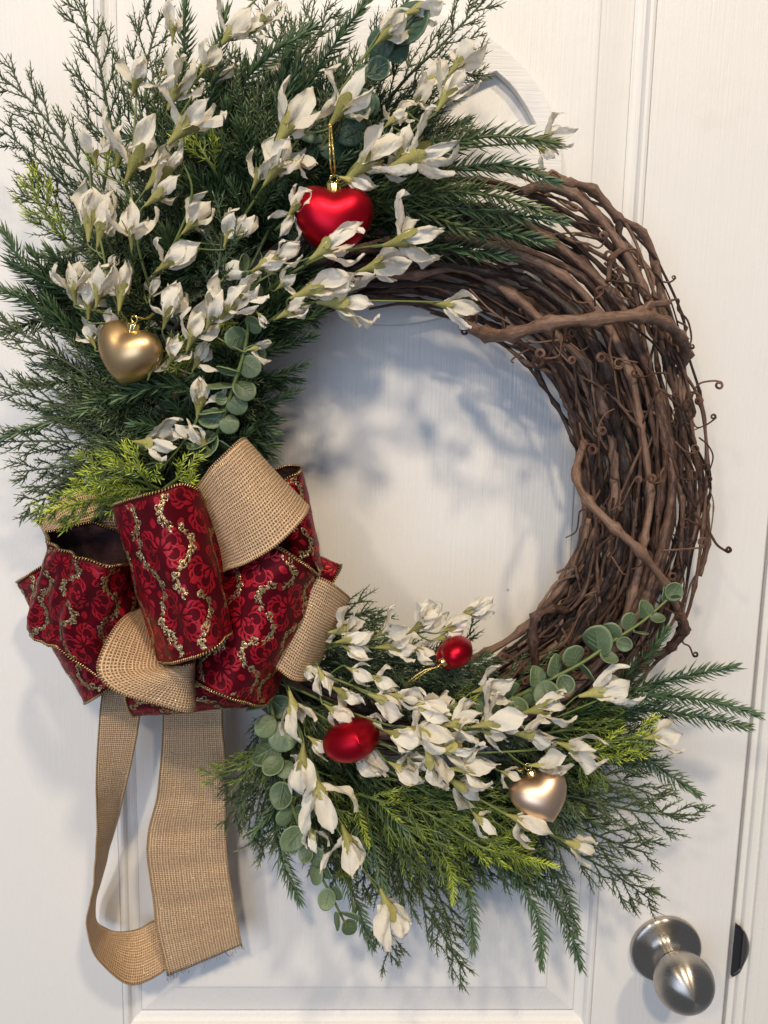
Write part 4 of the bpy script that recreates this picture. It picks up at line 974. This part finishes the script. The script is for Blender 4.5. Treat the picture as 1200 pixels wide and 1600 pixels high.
for q in along([(460, 1020, 10, 130), (520, 1060, -8, 170), (640, 1110, -10, 170), (760, 1120, 0, 150)], 9):
    kk += 1; pick('cedar', q[0], q[1], math.radians(q[2]) + rng.normal(0, 0.2), q[3], 40, 74, "dark cedar pick behind the white blossoms below the opening", GL, 300 + kk, 3)
# ---------------------------------------------------------------- eucalyptus sprigs
def euc_leaf_mesh(seed, elong=1.0):
    g = np.random.default_rng(seed); v, f, uv = [], [], []; R, K = 6, 18
    asym = g.normal(0, 0.05); cup = g.uniform(-0.28, 0.34); tw = g.normal(0, 0.30)
    for i in range(R + 1):
        rr = i / R
        for j in range(K):
            a = 2 * PI * j / K
            x = 0.5 + 0.5 * rr * math.cos(a) * elong; y = 0.48 * rr * math.sin(a) * (1 + asym * math.cos(a)) * (1 - 0.10 * math.cos(a) ** 2)
            if rr > 0.9 and abs(a - PI) < 0.2: x += 0.015
            z = cup * (rr ** 2) * 0.5 + tw * y * (x - 0.5) * 2 + 0.020 * math.exp(-(y / 0.025) ** 2) - 0.012 * rr * abs(math.sin(3 * a)) + (0.006 if i == R else 0)
            v.append((x, y, z)); uv.append((rr, a / 6.28))
    for i in range(R):
        for j in range(K): f.append((i * K + j, i * K + (j + 1) % K, (i + 1) * K + (j + 1) % K, (i + 1) * K + j))
    n = len(v); v += [(x, y, z - 0.035) for x, y, z in v[-K:]]; uv += [(1, 0)] * K            # rolled rim gives the leaf its thickness
    for j in range(K): f.append(((R * K) + j, (R * K) + (j + 1) % K, n + (j + 1) % K, n + j))
    # branching veins as fine ridges
    def vein(p, q, w):
        k = len(v); d = np.array(q) - np.array(p); nrm = np.array([-d[1], d[0]]) / np.linalg.norm(d) * w
        for c in (p, q):
            r2 = math.hypot((c[0] - 0.5) * 2 / elong, c[1] / 0.48); z = cup * min(1, r2) ** 2 * 0.5 + tw * c[1] * (c[0] - 0.5) * 2 + 0.012
            v.extend([(c[0] - nrm[0], c[1] - nrm[1], z), (c[0], c[1], z + 0.016), (c[0] + nrm[0], c[1] + nrm[1], z)]); uv.extend([(0.96, 0)] * 3)
        f.extend([(k, k + 1, k + 4, k + 3), (k + 1, k + 2, k + 5, k + 4)])
    vein((0.02, 0), (0.9, 0), 0.016)
    for s in (1, -1):
        for x0, x1, y1 in ((0.2, 0.45, 0.30), (0.4, 0.68, 0.30), (0.6, 0.84, 0.2)): vein((x0, 0), (x1, s * y1), 0.010)
    me_o = mesh_obj("leaf", v, f, MAT['euc'], uvs=uv); me = me_o.data; bpy.data.objects.remove(me_o); return me
LEAVES = [euc_leaf_mesh(k, 1.0 if k < 4 else 1.12) for k in range(6)]
LEAVES_D = []
for me in LEAVES:
    m2 = me.copy(); m2.materials.clear(); m2.materials.append(MAT['euc_dark']); LEAVES_D.append(m2)
def basis(dirv, nor):
    x = unit(dirv); z = np.asarray(nor, float); z = unit(z - x * (z @ x)); y = np.cross(z, x)
    return Matrix(((x[0], y[0], z[0]), (x[1], y[1], z[1]), (x[2], y[2], z[2])))
def place(name, me, parent, root, loc, B, s):
    """mesh copy at a world position, under parent (whose own world matrix is a pure translation of root)"""
    o = bpy.data.objects.new(name, me); COL.objects.link(o); o.parent = parent
    o.matrix_parent_inverse = Matrix.Translation(root.location).inverted()
    o.matrix_basis = Matrix.Translation(tuple(map(float, loc))) @ B.to_4x4() @ Matrix.Diagonal((s, s, s, 1))
    return o
def eucalyptus(pts, leaves, label, dark=False, seed=0):
    """leaves: (pixel of attachment, pixel of leaf tip, depth of each, tilt about its own axis)"""
    g = np.random.default_rng(seed); path = catmull([P(*p) for p in pts], 8)
    root = tag(empty("eucalyptus_sprig", path[0]), label, "eucalyptus")
    mb = MB(); mb.tube(path, np.linspace(0.0016, 0.0009, len(path)), 7)
    for i, (bx, by, tx, ty, d0, d1, tilt) in enumerate(leaves):
        a, b = P(bx, by, d0), P(tx, ty, d1); dv = b - a; s = float(np.linalg.norm(dv))
        near = path[np.argmin(np.linalg.norm(path - a, axis=1))]; mb.tube(np.array([near, a, a + dv * 0.12]), [0.0009, 0.0008, 0.0006], 5)
        side = unit(np.cross(dv, [0, -1, 0])); nor = np.array([0, -1.0, 0.15]) * math.cos(tilt) + side * math.sin(tilt)
        place("leaf", (LEAVES_D if dark else LEAVES)[i % 6], root, root, a - dv * 0.04, basis(dv + g.normal(0, 0.12, 3) * s, nor + g.normal(0, 0.42, 3)), s * g.uniform(0.85, 1.08))
    adopt(mb.build("stem", MAT['stem']), root)
eucalyptus([(330, 700, 104), (348, 655, 116), (366, 600, 122), (382, 548, 122), (388, 500, 120), (386, 450, 118), (378, 410, 116)],
    [(378, 420, 356, 424, 117, 119, 0.1), (380, 425, 374, 396, 117, 124, 0.9), (383, 440, 400, 430, 118, 128, 1.1), (384, 460, 414, 454, 119, 122, 0.9), (386, 468, 362, 464, 118, 112, 1.2),
     (387, 500, 412, 512, 121, 124, 0.3), (386, 522, 352, 536, 121, 126, -0.25), (380, 548, 414, 552, 122, 114, 1.15), (376, 562, 406, 582, 122, 126, 0.2), (374, 578, 336, 572, 123, 114, 1.25),
     (368, 600, 396, 618, 122, 124, 0.15), (364, 608, 330, 604, 122, 112, 1.2), (358, 620, 386, 648, 121, 124, 0.2), (354, 625, 332, 622, 120, 124, 0.4), (350, 640, 310, 636, 120, 108, 1.15), (348, 650, 374, 676, 118, 118, 0.25), (346, 652, 308, 656, 116, 116, 0.2), (336, 688, 282, 690, 112, 108, 0.5), (336, 690, 366, 704, 110, 100, 1.1), (338, 680, 296, 718, 108, 112, 0.6)],
    "upright eucalyptus sprig with round leaves beside the opening", False, 1)
eucalyptus([(420, 1060, 78), (428, 1130, 96), (440, 1200, 104), (462, 1275, 108), (490, 1345, 108), (518, 1400, 106), (544, 1452, 102)],
    [(424, 1085, 374, 1108, 90, 94, 0.2), (424, 1090, 452, 1118, 88, 86, 0.2), (428, 1122, 398, 1152, 98, 106, 0.1), (430, 1130, 452, 1174, 98, 108, -0.1), (434, 1165, 402, 1190, 100, 94, 0.2), (438, 1185, 414, 1212, 104, 112, 0.2), (438, 1190, 462, 1214, 104, 112, 0.3), (446, 1222, 430, 1262, 106, 114, 0.3), (452, 1240, 466, 1232, 107, 112, 0.2), (460, 1268, 436, 1294, 108, 114, 0.1), (464, 1272, 488, 1270, 108, 116, 0.4), (470, 1295, 448, 1332, 109, 116, 0.2), (474, 1300, 498, 1318, 109, 114, 0.3), (482, 1322, 470, 1352, 109, 114, 0.2), (484, 1325, 506, 1348, 109, 114, 0.1), (496, 1352, 484, 1388, 108, 114, 0.1), (498, 1355, 522, 1366, 108, 114, 0.2), (514, 1390, 504, 1420, 107, 112, 0.1), (516, 1392, 538, 1400, 107, 112, 0.1), (530, 1425, 526, 1452, 105, 108, 0.2), (532, 1428, 562, 1434, 105, 108, 0.2), (540, 1440, 556, 1464, 103, 106, 0.2)],
    "eucalyptus sprig hanging down beside the burlap tails", False, 2)
eucalyptus([(740, 1120, 92), (800, 1092, 108), (850, 1066, 116), (910, 1035, 120), (960, 1000, 118), (1005, 970, 114), (1048, 932, 108)],
    [(780, 1110, 738, 1096, 108, 104, 0.2), (802, 1092, 812, 1136, 114, 122, 0.4), (800, 1090, 806, 1062, 112, 118, 0.3), (830, 1080, 832, 1108, 114, 108, 0.3), (846, 1070, 834, 1044, 116, 120, 0.2), (850, 1068, 854, 1112, 117, 124, 0.1), (872, 1056, 866, 1018, 117, 120, 0.1), (876, 1056, 890, 1086, 118, 124, 0.2), (900, 1040, 888, 1004, 118, 120, 0.1), (904, 1040, 928, 1066, 119, 124, 0.1), (936, 1020, 926, 980, 118, 122, 0.0), (940, 1022, 970, 1030, 119, 124, 0.2), (960, 1000, 948, 972, 117, 119, 0.2), (964, 1002, 990, 1012, 118, 122, 0.1), (986, 985, 980, 958, 116, 118, 0.1), (990, 986, 1016, 990, 116, 120, 0.2), (1014, 962, 1006, 938, 113, 115, 0.1), (1018, 964, 1042, 966, 113, 116, 0.2), (1040, 940, 1036, 914, 109, 110, 0.3), (1044, 936, 1068, 912, 109, 110, 0.2), (1044, 938, 1068, 940, 109, 112, 0.5)],
    "pale eucalyptus sprig lying on the vines at the lower right", False, 3)
eucalyptus([(470, 290, 84), (505, 225, 96), (545, 165, 102), (590, 100, 104), (640, 30, 100)],
    [(500, 235, 545, 228, 98, 92, 0.3), (498, 235, 482, 270, 96, 90, 0.3), (508, 215, 480, 160, 98, 104, 0.1), (520, 210, 568, 190, 98, 104, 0.2), (540, 175, 590, 150, 102, 106, 0.1), (545, 170, 520, 140, 102, 98, 0.3), (562, 145, 590, 180, 102, 98, 0.2), (575, 120, 615, 100, 104, 106, 0.1), (580, 112, 560, 90, 103, 98, 0.2), (595, 95, 590, 40, 104, 108, 0.2), (600, 85, 638, 60, 104, 100, 0.2), (618, 62, 660, 10, 102, 100, 0.3), (470, 280, 430, 300, 88, 82, 0.3)],
    "dark eucalyptus sprig at the top with leaves behind the red heart's cord", True, 4)

# ---------------------------------------------------------------- white paper blossoms
def petal_mesh(seed):
    g = np.random.default_rng(seed); nx, ny = 10, 6; v, f = [], []
    wmax = g.uniform(0.18, 0.29); tipw = g.uniform(0.25, 0.7); curl = g.uniform(-0.7, 0.5); cup = g.uniform(0.25, 0.9) * (1 if g.random() < 0.75 else -1); fold = g.uniform(0, 0.5); ph = g.uniform(0, 6, 4); roll = g.uniform(0.0, 1.6)
    for i in range(nx + 1):
        t = i / nx; w = wmax * (math.sin(PI * min(1, t * 0.80 + 0.06)) ** 0.85); w *= 1 if t < 0.75 else (1 - (1 - tipw) * ((t - 0.75) / 0.25) ** 1.6)
        if i == nx: w *= 0.55
        for j in range(ny + 1):
            s = -1 + 2 * j / ny; y = s * w; x = t * (1 - 0.10 * s * s * t)
            z = curl * t * t * 0.5 + cup * w * s * s * 0.55 + 0.05 * math.sin(7 * t + ph[0] + 2.5 * s) + 0.035 * math.sin(5 * s + ph[1] + 6 * t) + fold * 0.22 * abs(s) * (1 - t)
            if t > 0.7: z -= roll * (t - 0.7) ** 2 * 2.2; x -= roll * (t - 0.7) ** 2 * 0.8
            z += 0.014 * g.standard_normal(); v.append((x, y + 0.010 * g.standard_normal(), z))
    for i in range(nx):
        for j in range(ny): a = i * (ny + 1) + j; f.append((a, a + 1, a + ny + 2, a + ny + 1))
    o = mesh_obj("petal", v, f, MAT['petal']); me = o.data; bpy.data.objects.remove(o); return me
def calyx_mesh(seed):
    g = np.random.default_rng(seed); K = 10; v, f = [], []
    prof = [(0, 0.020), (0.08, 0.032), (0.16, 0.045), (0.25, 0.072), (0.32, 0.092), (0.37, 0.100)]
    for x, r in prof:
        for j in range(K): a = 2 * PI * j / K; rr = r * (1 + 0.12 * math.sin(3 * a + seed)); v.append((x * 0.86, rr * math.cos(a), rr * math.sin(a)))
    for i in range(len(prof) - 1):
        for j in range(K): f.append((i * K + j, i * K + (j + 1) % K, (i + 1) * K + (j + 1) % K, (i + 1) * K + j))
    for s in range(3):                               # rounded sepals flaring over the petals
        a0 = 2 * PI * s / 3 + g.uniform(0, 1); L = g.uniform(0.10, 0.22); k = len(v); W = g.uniform(0.06, 0.10); fl = g.uniform(0.02, 0.10)
        for i in range(5):
            t = i / 4; x = 0.27 + L * t; w = W * math.sin(PI * (0.28 + 0.62 * t)); r = 0.092 + fl * t ** 1.5
            for q in (-1, 0, 1):
                rr = r - 0.02 * q * q; v.append((x, rr * math.cos(a0) - q * w * math.sin(a0), rr * math.sin(a0) + q * w * math.cos(a0)))
        for i in range(4):
            for q in range(2): a = k + 3 * i + q; f.append((a, a + 1, a + 4, a + 3))
    o = mesh_obj("blossom", v, f, MAT['calyx']); me = o.data; bpy.data.objects.remove(o); return me
PETALS = [petal_mesh(k) for k in range(30)]; CALYX = [calyx_mesh(k) for k in range(5)]
def spray(stem_pts, blossoms, label, seed=0, d_add=0):
    """blossoms: (base px, base py, tip px, tip py, depth[, petals])"""
    g = np.random.default_rng(seed + 50)
    path = catmull([P(*p) for p in stem_pts], 10); root = tag(empty("flower_spray", path[0]), label, "flower spray")
    mb = MB(); mb.tube(path, np.linspace(0.0011, 0.0006, len(path)), 6)
    for bi, bl in enumerate(blossoms):
        bx, by, tx, ty, d = bl[:5]; npet = bl[5] + 1 if len(bl) > 5 else int(g.integers(3, 6)); d += d_add
        a, b = P(bx, by, d), P(tx, ty, d + g.uniform(-4, 12)); dv = b - a; L = float(np.linalg.norm(dv)); S = L * 1.02
        dist = np.linalg.norm(path - a, axis=1); k = int(np.argmin(dist)); k = max(0, k - 3)
        q = path[k]; ped = np.array([q, q * 0.5 + a * 0.5 - unit(dv) * 0.002, a - unit(dv) * 0.002, a + dv * 0.05]); mb.tube(catmull(ped, 4), 0.00062, 5)
        B = basis(dv, np.array([0, -1, 0]) + g.normal(0, 0.25, 3))
        c = place("blossom", CALYX[int(g.integers(0, 5))], root, root, a, B @ Matrix.Rotation(g.uniform(0, 6.28), 3, 'X'), S)
        ph = g.uniform(-0.5, 0.5)
        for p in range(npet):
            ang = ph + (p * 2 * PI / npet if p else 0) + g.normal(0, 0.3); opening = g.uniform(0.15, 1.30) if p else g.uniform(0.0, 0.5)
            Lp = g.uniform(0.52, 0.78) * min(1.0, 0.80 + 8.0 / max(20.0, math.hypot(tx - bx, ty - by)))
            Mx = Matrix.Rotation(ang, 4, 'X') @ Matrix.Translation((0.26, 0, 0.03)) @ Matrix.Rotation(-opening, 4, 'Y') @ Matrix.Diagonal((Lp, Lp * g.uniform(0.85, 1.2) * min(1.0, 88.0 / math.hypot(tx - bx, ty - by)), Lp, 1))
            o = bpy.data.objects.new("petal", PETALS[int(g.integers(0, 30))]); COL.objects.link(o); o.parent = c
            # blossom frame without its own spin
            o.matrix_basis = c.matrix_basis.to_3x3().to_4x4().inverted() @ (B.to_4x4() @ Matrix.Diagonal((S, S, S, 1))) @ Mx
    adopt(mb.build("stem", MAT['stem']), root)
SPRAYS = [
 ([(240, 470, 96), (215, 380, 112), (205, 290, 118), (210, 200, 116), (215, 120, 112)],
  [(206, 150, 228, 66, 116), (150, 262, 138, 190, 114), (182, 262, 202, 172, 116), (196, 285, 250, 168, 122, 3), (228, 296, 304, 206, 122, 3), (226, 322, 292, 266, 126, 3), (206, 390, 206, 300, 130, 5), (160, 240, 180, 215, 110)],
  "tall white spray at the upper left with two big folded petals"),
 ([(225, 540, 96), (180, 470, 112), (160, 390, 118), (145, 320, 116), (140, 270, 112)],
  [(138, 378, 142, 268, 118), (152, 386, 172, 290, 118), (118, 476, 104, 388, 116), (150, 480, 160, 398, 122, 4), (186, 486, 200, 384, 120), (138, 500, 140, 425, 112), (182, 530, 180, 476, 108, 3), (150, 545, 128, 496, 104, 3), (165, 420, 186, 400, 118), (112, 450, 128, 400, 110)],
  "dense white cluster on the far left above the bronze heart"),
 ([(225, 450, 94), (262, 400, 108), (300, 300, 114), (270, 215, 118), (300, 150, 116)],
  [(243, 425, 310, 376, 122, 3), (284, 366, 340, 306, 118, 4), (350, 386, 372, 322, 112, 4), (262, 226, 356, 132, 126, 4), (368, 380, 402, 330, 110), (232, 470, 248, 432, 100, 2)],
  "white spray with one large blossom facing out at the upper left"),
 ([(300, 260, 84), (290, 170, 96), (320, 90, 100), (380, 20, 96), (420, -20, 92)],
  [(262, 172, 302, 74, 100), (312, 118, 350, 62, 104), (270, 66, 268, -10, 86, 3), (342, 74, 398, 6, 100), (400, 46, 440, -6, 96), (330, 130, 352, 84, 96, 3), (372, 60, 420, 28, 92), (250, 120, 290, 90, 88, 2), (395, 110, 440, 70, 80)],
  "white spray at the very top left of the foliage"),
 ([(380, 340, 100), (420, 280, 116), (480, 200, 122), (540, 130, 120), (600, 40, 112)],
  [(394, 296, 428, 222, 124), (412, 290, 480, 196, 128, 4), (428, 230, 506, 116, 126, 3), (514, 198, 590, 84, 130, 4), (586, 70, 646, 6, 120, 4), (630, 24, 704, -6, 108), (455, 250, 500, 262, 120, 2)],
  "white spray rising behind the red heart's gold cord"),
 ([(430, 360, 100), (500, 300, 118), (580, 255, 124), (640, 210, 120), (700, 140, 112), (740, 70, 104)],
  [(448, 340, 494, 284, 130, 3), (462, 322, 438, 372, 128, 2), (540, 282, 650, 186, 130, 4), (528, 276, 592, 296, 132, 2), (618, 258, 644, 186, 126, 4), (682, 174, 734, 88, 118, 4), (700, 118, 758, 52, 108, 4), (640, 170, 680, 122, 96), (610, 190, 650, 150, 92), (560, 252, 612, 214, 116, 2), (655, 150, 700, 90, 92), (600, 200, 640, 165, 100)],
  "white spray climbing right of the red heart toward the plaque"),
 ([(480, 320, 104), (560, 280, 120), (640, 250, 126), (720, 232, 120), (840, 222, 104)],
  [(606, 262, 752, 206, 130, 3), (836, 222, 908, 200, 104, 3), (836, 226, 872, 252, 102, 2), (590, 270, 640, 262, 120, 2)],
  "white spray reaching right over the plaque, one blossom at its far tip"),
 ([(225, 590, 104), (280, 540, 118), (350, 480, 126), (420, 430, 128), (490, 400, 126)],
  [(232, 590, 248, 532, 124), (262, 572, 292, 522, 126), (255, 514, 278, 434, 128, 4), (292, 548, 322, 468, 128), (322, 516, 350, 446, 130), (344, 500, 392, 432, 130), (362, 474, 418, 440, 128), (392, 424, 452, 392, 132), (400, 486, 422, 510, 128, 2), (384, 548, 430, 534, 124, 2), (300, 580, 330, 530, 114), (420, 410, 474, 378, 128), (345, 440, 380, 410, 116)],
  "full white spray between the bronze heart and the red heart"),
 ([(400, 470, 106), (450, 430, 124), (520, 396, 136), (600, 382, 142), (650, 372, 140)],
  [(484, 406, 572, 340, 152, 3), (598, 384, 716, 352, 146, 5), (432, 452, 470, 422, 130, 2)],
  "white spray crossing in front of the red heart to a wide blossom"),
 ([(395, 520, 100), (440, 490, 120), (500, 470, 130), (580, 470, 132), (700, 472, 122)],
  [(454, 466, 566, 424, 138, 4), (432, 498, 492, 466, 130, 2), (494, 472, 624, 480, 136, 4), (676, 474, 758, 484, 122, 3), (560, 424, 655, 392, 134, 2)],
  "lowest white spray under the red heart ending in the opening"),
 ([(255, 730, 92), (280, 700, 104), (305, 660, 110), (316, 610, 110)],
  [(308, 654, 320, 572, 116, 3), (330, 706, 282, 660, 112, 2), (208, 690, 292, 700, 108, 3), (302, 690, 272, 662, 108, 2)],
  "small white spray low on the left between cedar and eucalyptus"),
 # lower wreath
 ([(470, 1030, 92), (540, 1005, 108), (620, 995, 112), (690, 980, 108), (720, 958, 100)],
  [(512, 988, 594, 978, 112, 3), (524, 1004, 592, 988, 116, 2), (532, 1008, 580, 1028, 114, 2), (586, 994, 652, 966, 112), (640, 988, 700, 946, 114, 4), (586, 1012, 668, 1006, 114, 4), (714, 964, 784, 938, 104, 4), (686, 988, 738, 966, 110), (676, 1000, 738, 988, 108), (480, 1000, 530, 985, 100), (640, 1010, 690, 1030, 104)],
  "white spray along the bottom of the opening with one raised blossom"),
 ([(450, 1040, 96), (520, 1060, 116), (600, 1090, 126), (680, 1110, 128), (760, 1080, 118)],
  [(496, 1040, 518, 1092, 122), (540, 1042, 586, 1064, 124, 2), (572, 1054, 628, 1076, 124, 3), (516, 1072, 576, 1106, 126), (506, 1100, 552, 1134, 124), (574, 1084, 646, 1112, 130), (608, 1084, 668, 1098, 128), (634, 1094, 712, 1122, 132, 4), (738, 1082, 806, 1058, 118, 3), (668, 1106, 714, 1094, 122, 2), (470, 1040, 500, 1060, 112)],
  "white spray below the opening just above the lower red heart"),
 ([(450, 1070, 96), (540, 1110, 118), (640, 1140, 130), (740, 1140, 134), (840, 1130, 128), (980, 1075, 112)],
  [(598, 1140, 664, 1164, 132), (636, 1136, 718, 1156, 134), (688, 1134, 774, 1122, 136), (736, 1136, 836, 1118, 138, 4), (816, 1114, 912, 1092, 132, 4), (904, 1088, 1010, 1064, 118, 4), (800, 1146, 890, 1152, 132, 4), (744, 1140, 804, 1152, 130), (770, 1130, 820, 1150, 128)],
  "long white spray ending in a blossom at the three pine sprigs"),
 ([(470, 1100, 94), (560, 1150, 112), (660, 1175, 126), (780, 1175, 130), (900, 1165, 122), (1040, 1145, 106)],
  [(672, 1168, 780, 1176, 134, 3), (664, 1164, 692, 1240, 138, 3), (700, 1202, 790, 1198, 132, 3), (870, 1160, 956, 1190, 128, 4), (826, 1196, 900, 1194, 126, 3), (780, 1204, 814, 1218, 124, 2), (1004, 1154, 1084, 1142, 108, 3), (606, 1190, 664, 1222, 128, 3), (480, 1150, 520, 1180, 112, 2), (536, 1170, 612, 1214, 114, 4), (560, 1120, 600, 1140, 120), (630, 1180, 670, 1200, 126)],
  "white spray beside the lower red heart running out to the right"),
 ([(560, 1170, 92), (680, 1210, 108), (760, 1255, 118), (840, 1295, 118), (920, 1330, 108)],
  [(700, 1215, 766, 1262, 122, 3), (738, 1268, 772, 1308, 120, 3), (790, 1272, 868, 1304, 126, 2), (876, 1312, 948, 1338, 112, 3), (800, 1290, 840, 1322, 116, 2)],
  "white spray passing under the champagne heart"),
 ([(440, 1050, 90), (462, 1120, 108), (485, 1210, 118), (530, 1300, 120), (590, 1390, 114), (620, 1430, 110)],
  [(452, 1078, 474, 1168, 118, 3), (474, 1160, 470, 1262, 122, 4), (488, 1206, 520, 1302, 124, 3), (482, 1284, 498, 1340, 118, 2), (534, 1288, 566, 1376, 122, 4), (594, 1388, 634, 1482, 116, 4)],
  "drooping white spray hanging lowest at the bottom"),
]
for i, (st, bl, lab) in enumerate(SPRAYS): spray(st, bl, lab, i)

# ---------------------------------------------------------------- heart ornaments
def heart_mesh(mat):
    nt, npz = 72, 48; th = np.linspace(0, 2 * PI, nt, endpoint=False); ph = np.linspace(0.001, PI - 0.001, npz)
    T, Ph = np.meshgrid(th, ph); d = np.stack([np.sin(Ph) * np.cos(T), np.sin(Ph) * np.sin(T), np.cos(Ph)], -1)
    lo = np.full(T.shape, 0.2); hi = np.full(T.shape, 2.0)
    def F(r):
        p = d * r[..., None]; x, y, z = p[..., 0], p[..., 1] / 1.12, p[..., 2]
        return (x * x + 2.25 * y * y + z * z - 1) ** 3 - x * x * z ** 3 - 0.1125 * y * y * z ** 3
    for _ in range(46):
        m = (lo + hi) / 2; neg = F(m) < 0; lo = np.where(neg, m, lo); hi = np.where(neg, hi, m)
    v = (d * lo[..., None]).reshape(-1, 3) / 1.14 * [1, 1.06, 0.92]
    f = [(i * nt + j, (i + 1) * nt + j, (i + 1) * nt + (j + 1) % nt, i * nt + (j + 1) % nt) for i in range(npz - 1) for j in range(nt)]
    f += [tuple(range(nt)), tuple(reversed([(npz - 1) * nt + j for j in range(nt)]))]
    o = mesh_obj("heart_body", v, f, mat); me = o.data; bpy.data.objects.remove(o); return me
def heart(center, width_px, up, face, mat, label, cord=None, capscale=1.0):
    """up: where the cap points; face: direction of the front lobe face (towards the viewer = (0,-1,0))"""
    cx, cy, d = center; c = P(cx, cy, d); s = width_px * mm_px(d) / 2
    z = unit(np.array(up, float)); y = -np.array(face, float); y = unit(y - z * (y @ z)); x = np.cross(y, z)
    B = Matrix(((x[0], y[0], z[0]), (x[1], y[1], z[1]), (x[2], y[2], z[2])))
    root = tag(empty("heart_ornament", c), label, "ornament")
    place("heart_body", heart_mesh(mat), root, root, c, B, s)
    k = capscale; top = c + z * s * 0.74
    prof = mm([(5.3 * k, 0), (5.6 * k, 0.6 * k), (5.6 * k, 1.4 * k), (5.0 * k, 1.8 * k), (5.0 * k, 8.0 * k), (4.4 * k, 8.8 * k), (0.5, 9.0 * k)]); v, f = lathe(prof, 40)
    v = [(a * (1 + 0.10 * math.cos(10 * math.atan2(b2, a)) * (1.8 * k * 1e-3 < q < 8.4 * k * 1e-3)), b2 * (1 + 0.10 * math.cos(10 * math.atan2(b2, a)) * (1.8 * k * 1e-3 < q < 8.4 * k * 1e-3)), q) for a, b2, q in v]
    o = mesh_obj("cap", v, f, MAT['gold_metal']); me = o.data; bpy.data.objects.remove(o)
    place("cap", me, root, root, top, B, 1.0)
    mb = MB(); e = top + z * 0.009 * k
    ring = [e + x * 0.0024 * math.sin(a) + z * (0.0024 - 0.0024 * math.cos(a)) for a in np.linspace(0, 2 * PI, 17)]; mb.tube(ring, 0.0005, 6)
    adopt(mb.build("hanging_ring", MAT['gold_metal']), root)
    if cord:
        for sgn in (1, -1):
            mb = MB(); pts = [e + z * 0.004] + [P(px + sgn * w, py, dd) for px, py, dd, w in cord]; pp = catmull(pts, 8)
            tw = np.arange(len(pp)); mb.tube(pp, 0.00055 * (1 + 0.25 * np.sin(tw * 2.6)), 6); adopt(mb.build("cord", MAT['gold_cord']), root)
heart((521, 358, 122), 118, (0, -0.12, 1), (0.03, -1, -0.05), MAT['red_satin'], "upright red satin heart hanging from a gold cord at the top", [(520, 262, 134, 3.0), (517, 222, 138, 2.2), (516, 190, 130, 0.6)])
heart((201, 562, 118), 104, (0.26, -0.30, 1), (-0.55, -1, -0.45), MAT['bronze_satin'], "bronze satin heart on the left among pine and blossoms", [(228, 498, 122, 2), (240, 490, 112, 1)], 0.95)
heart((716, 1016, 116), 70, (-0.72, -0.45, -0.42), (-0.5, 0.25, 0.8), MAT['red_satin'], "small red heart lying sideways at the bottom of the opening", [(665, 1048, 128, 3), (645, 1062, 126, 3), (632, 1072, 118, 2)], 0.62)
heart((553, 1157, 134), 97, (-0.22, 0.88, -0.30), (-0.35, 0.30, 0.90), MAT['red_satin'], "red heart seen point-on among the lower white blossoms", None, 0.8)
heart((848, 1250, 122), 98, (-0.42, 0.30, 0.92), (-0.02, -0.9, 0.30), MAT['champagne_satin'], "champagne gold heart tilted at the lower right", [(812, 1204, 124, 1.5), (806, 1196, 114, 1)], 0.8)
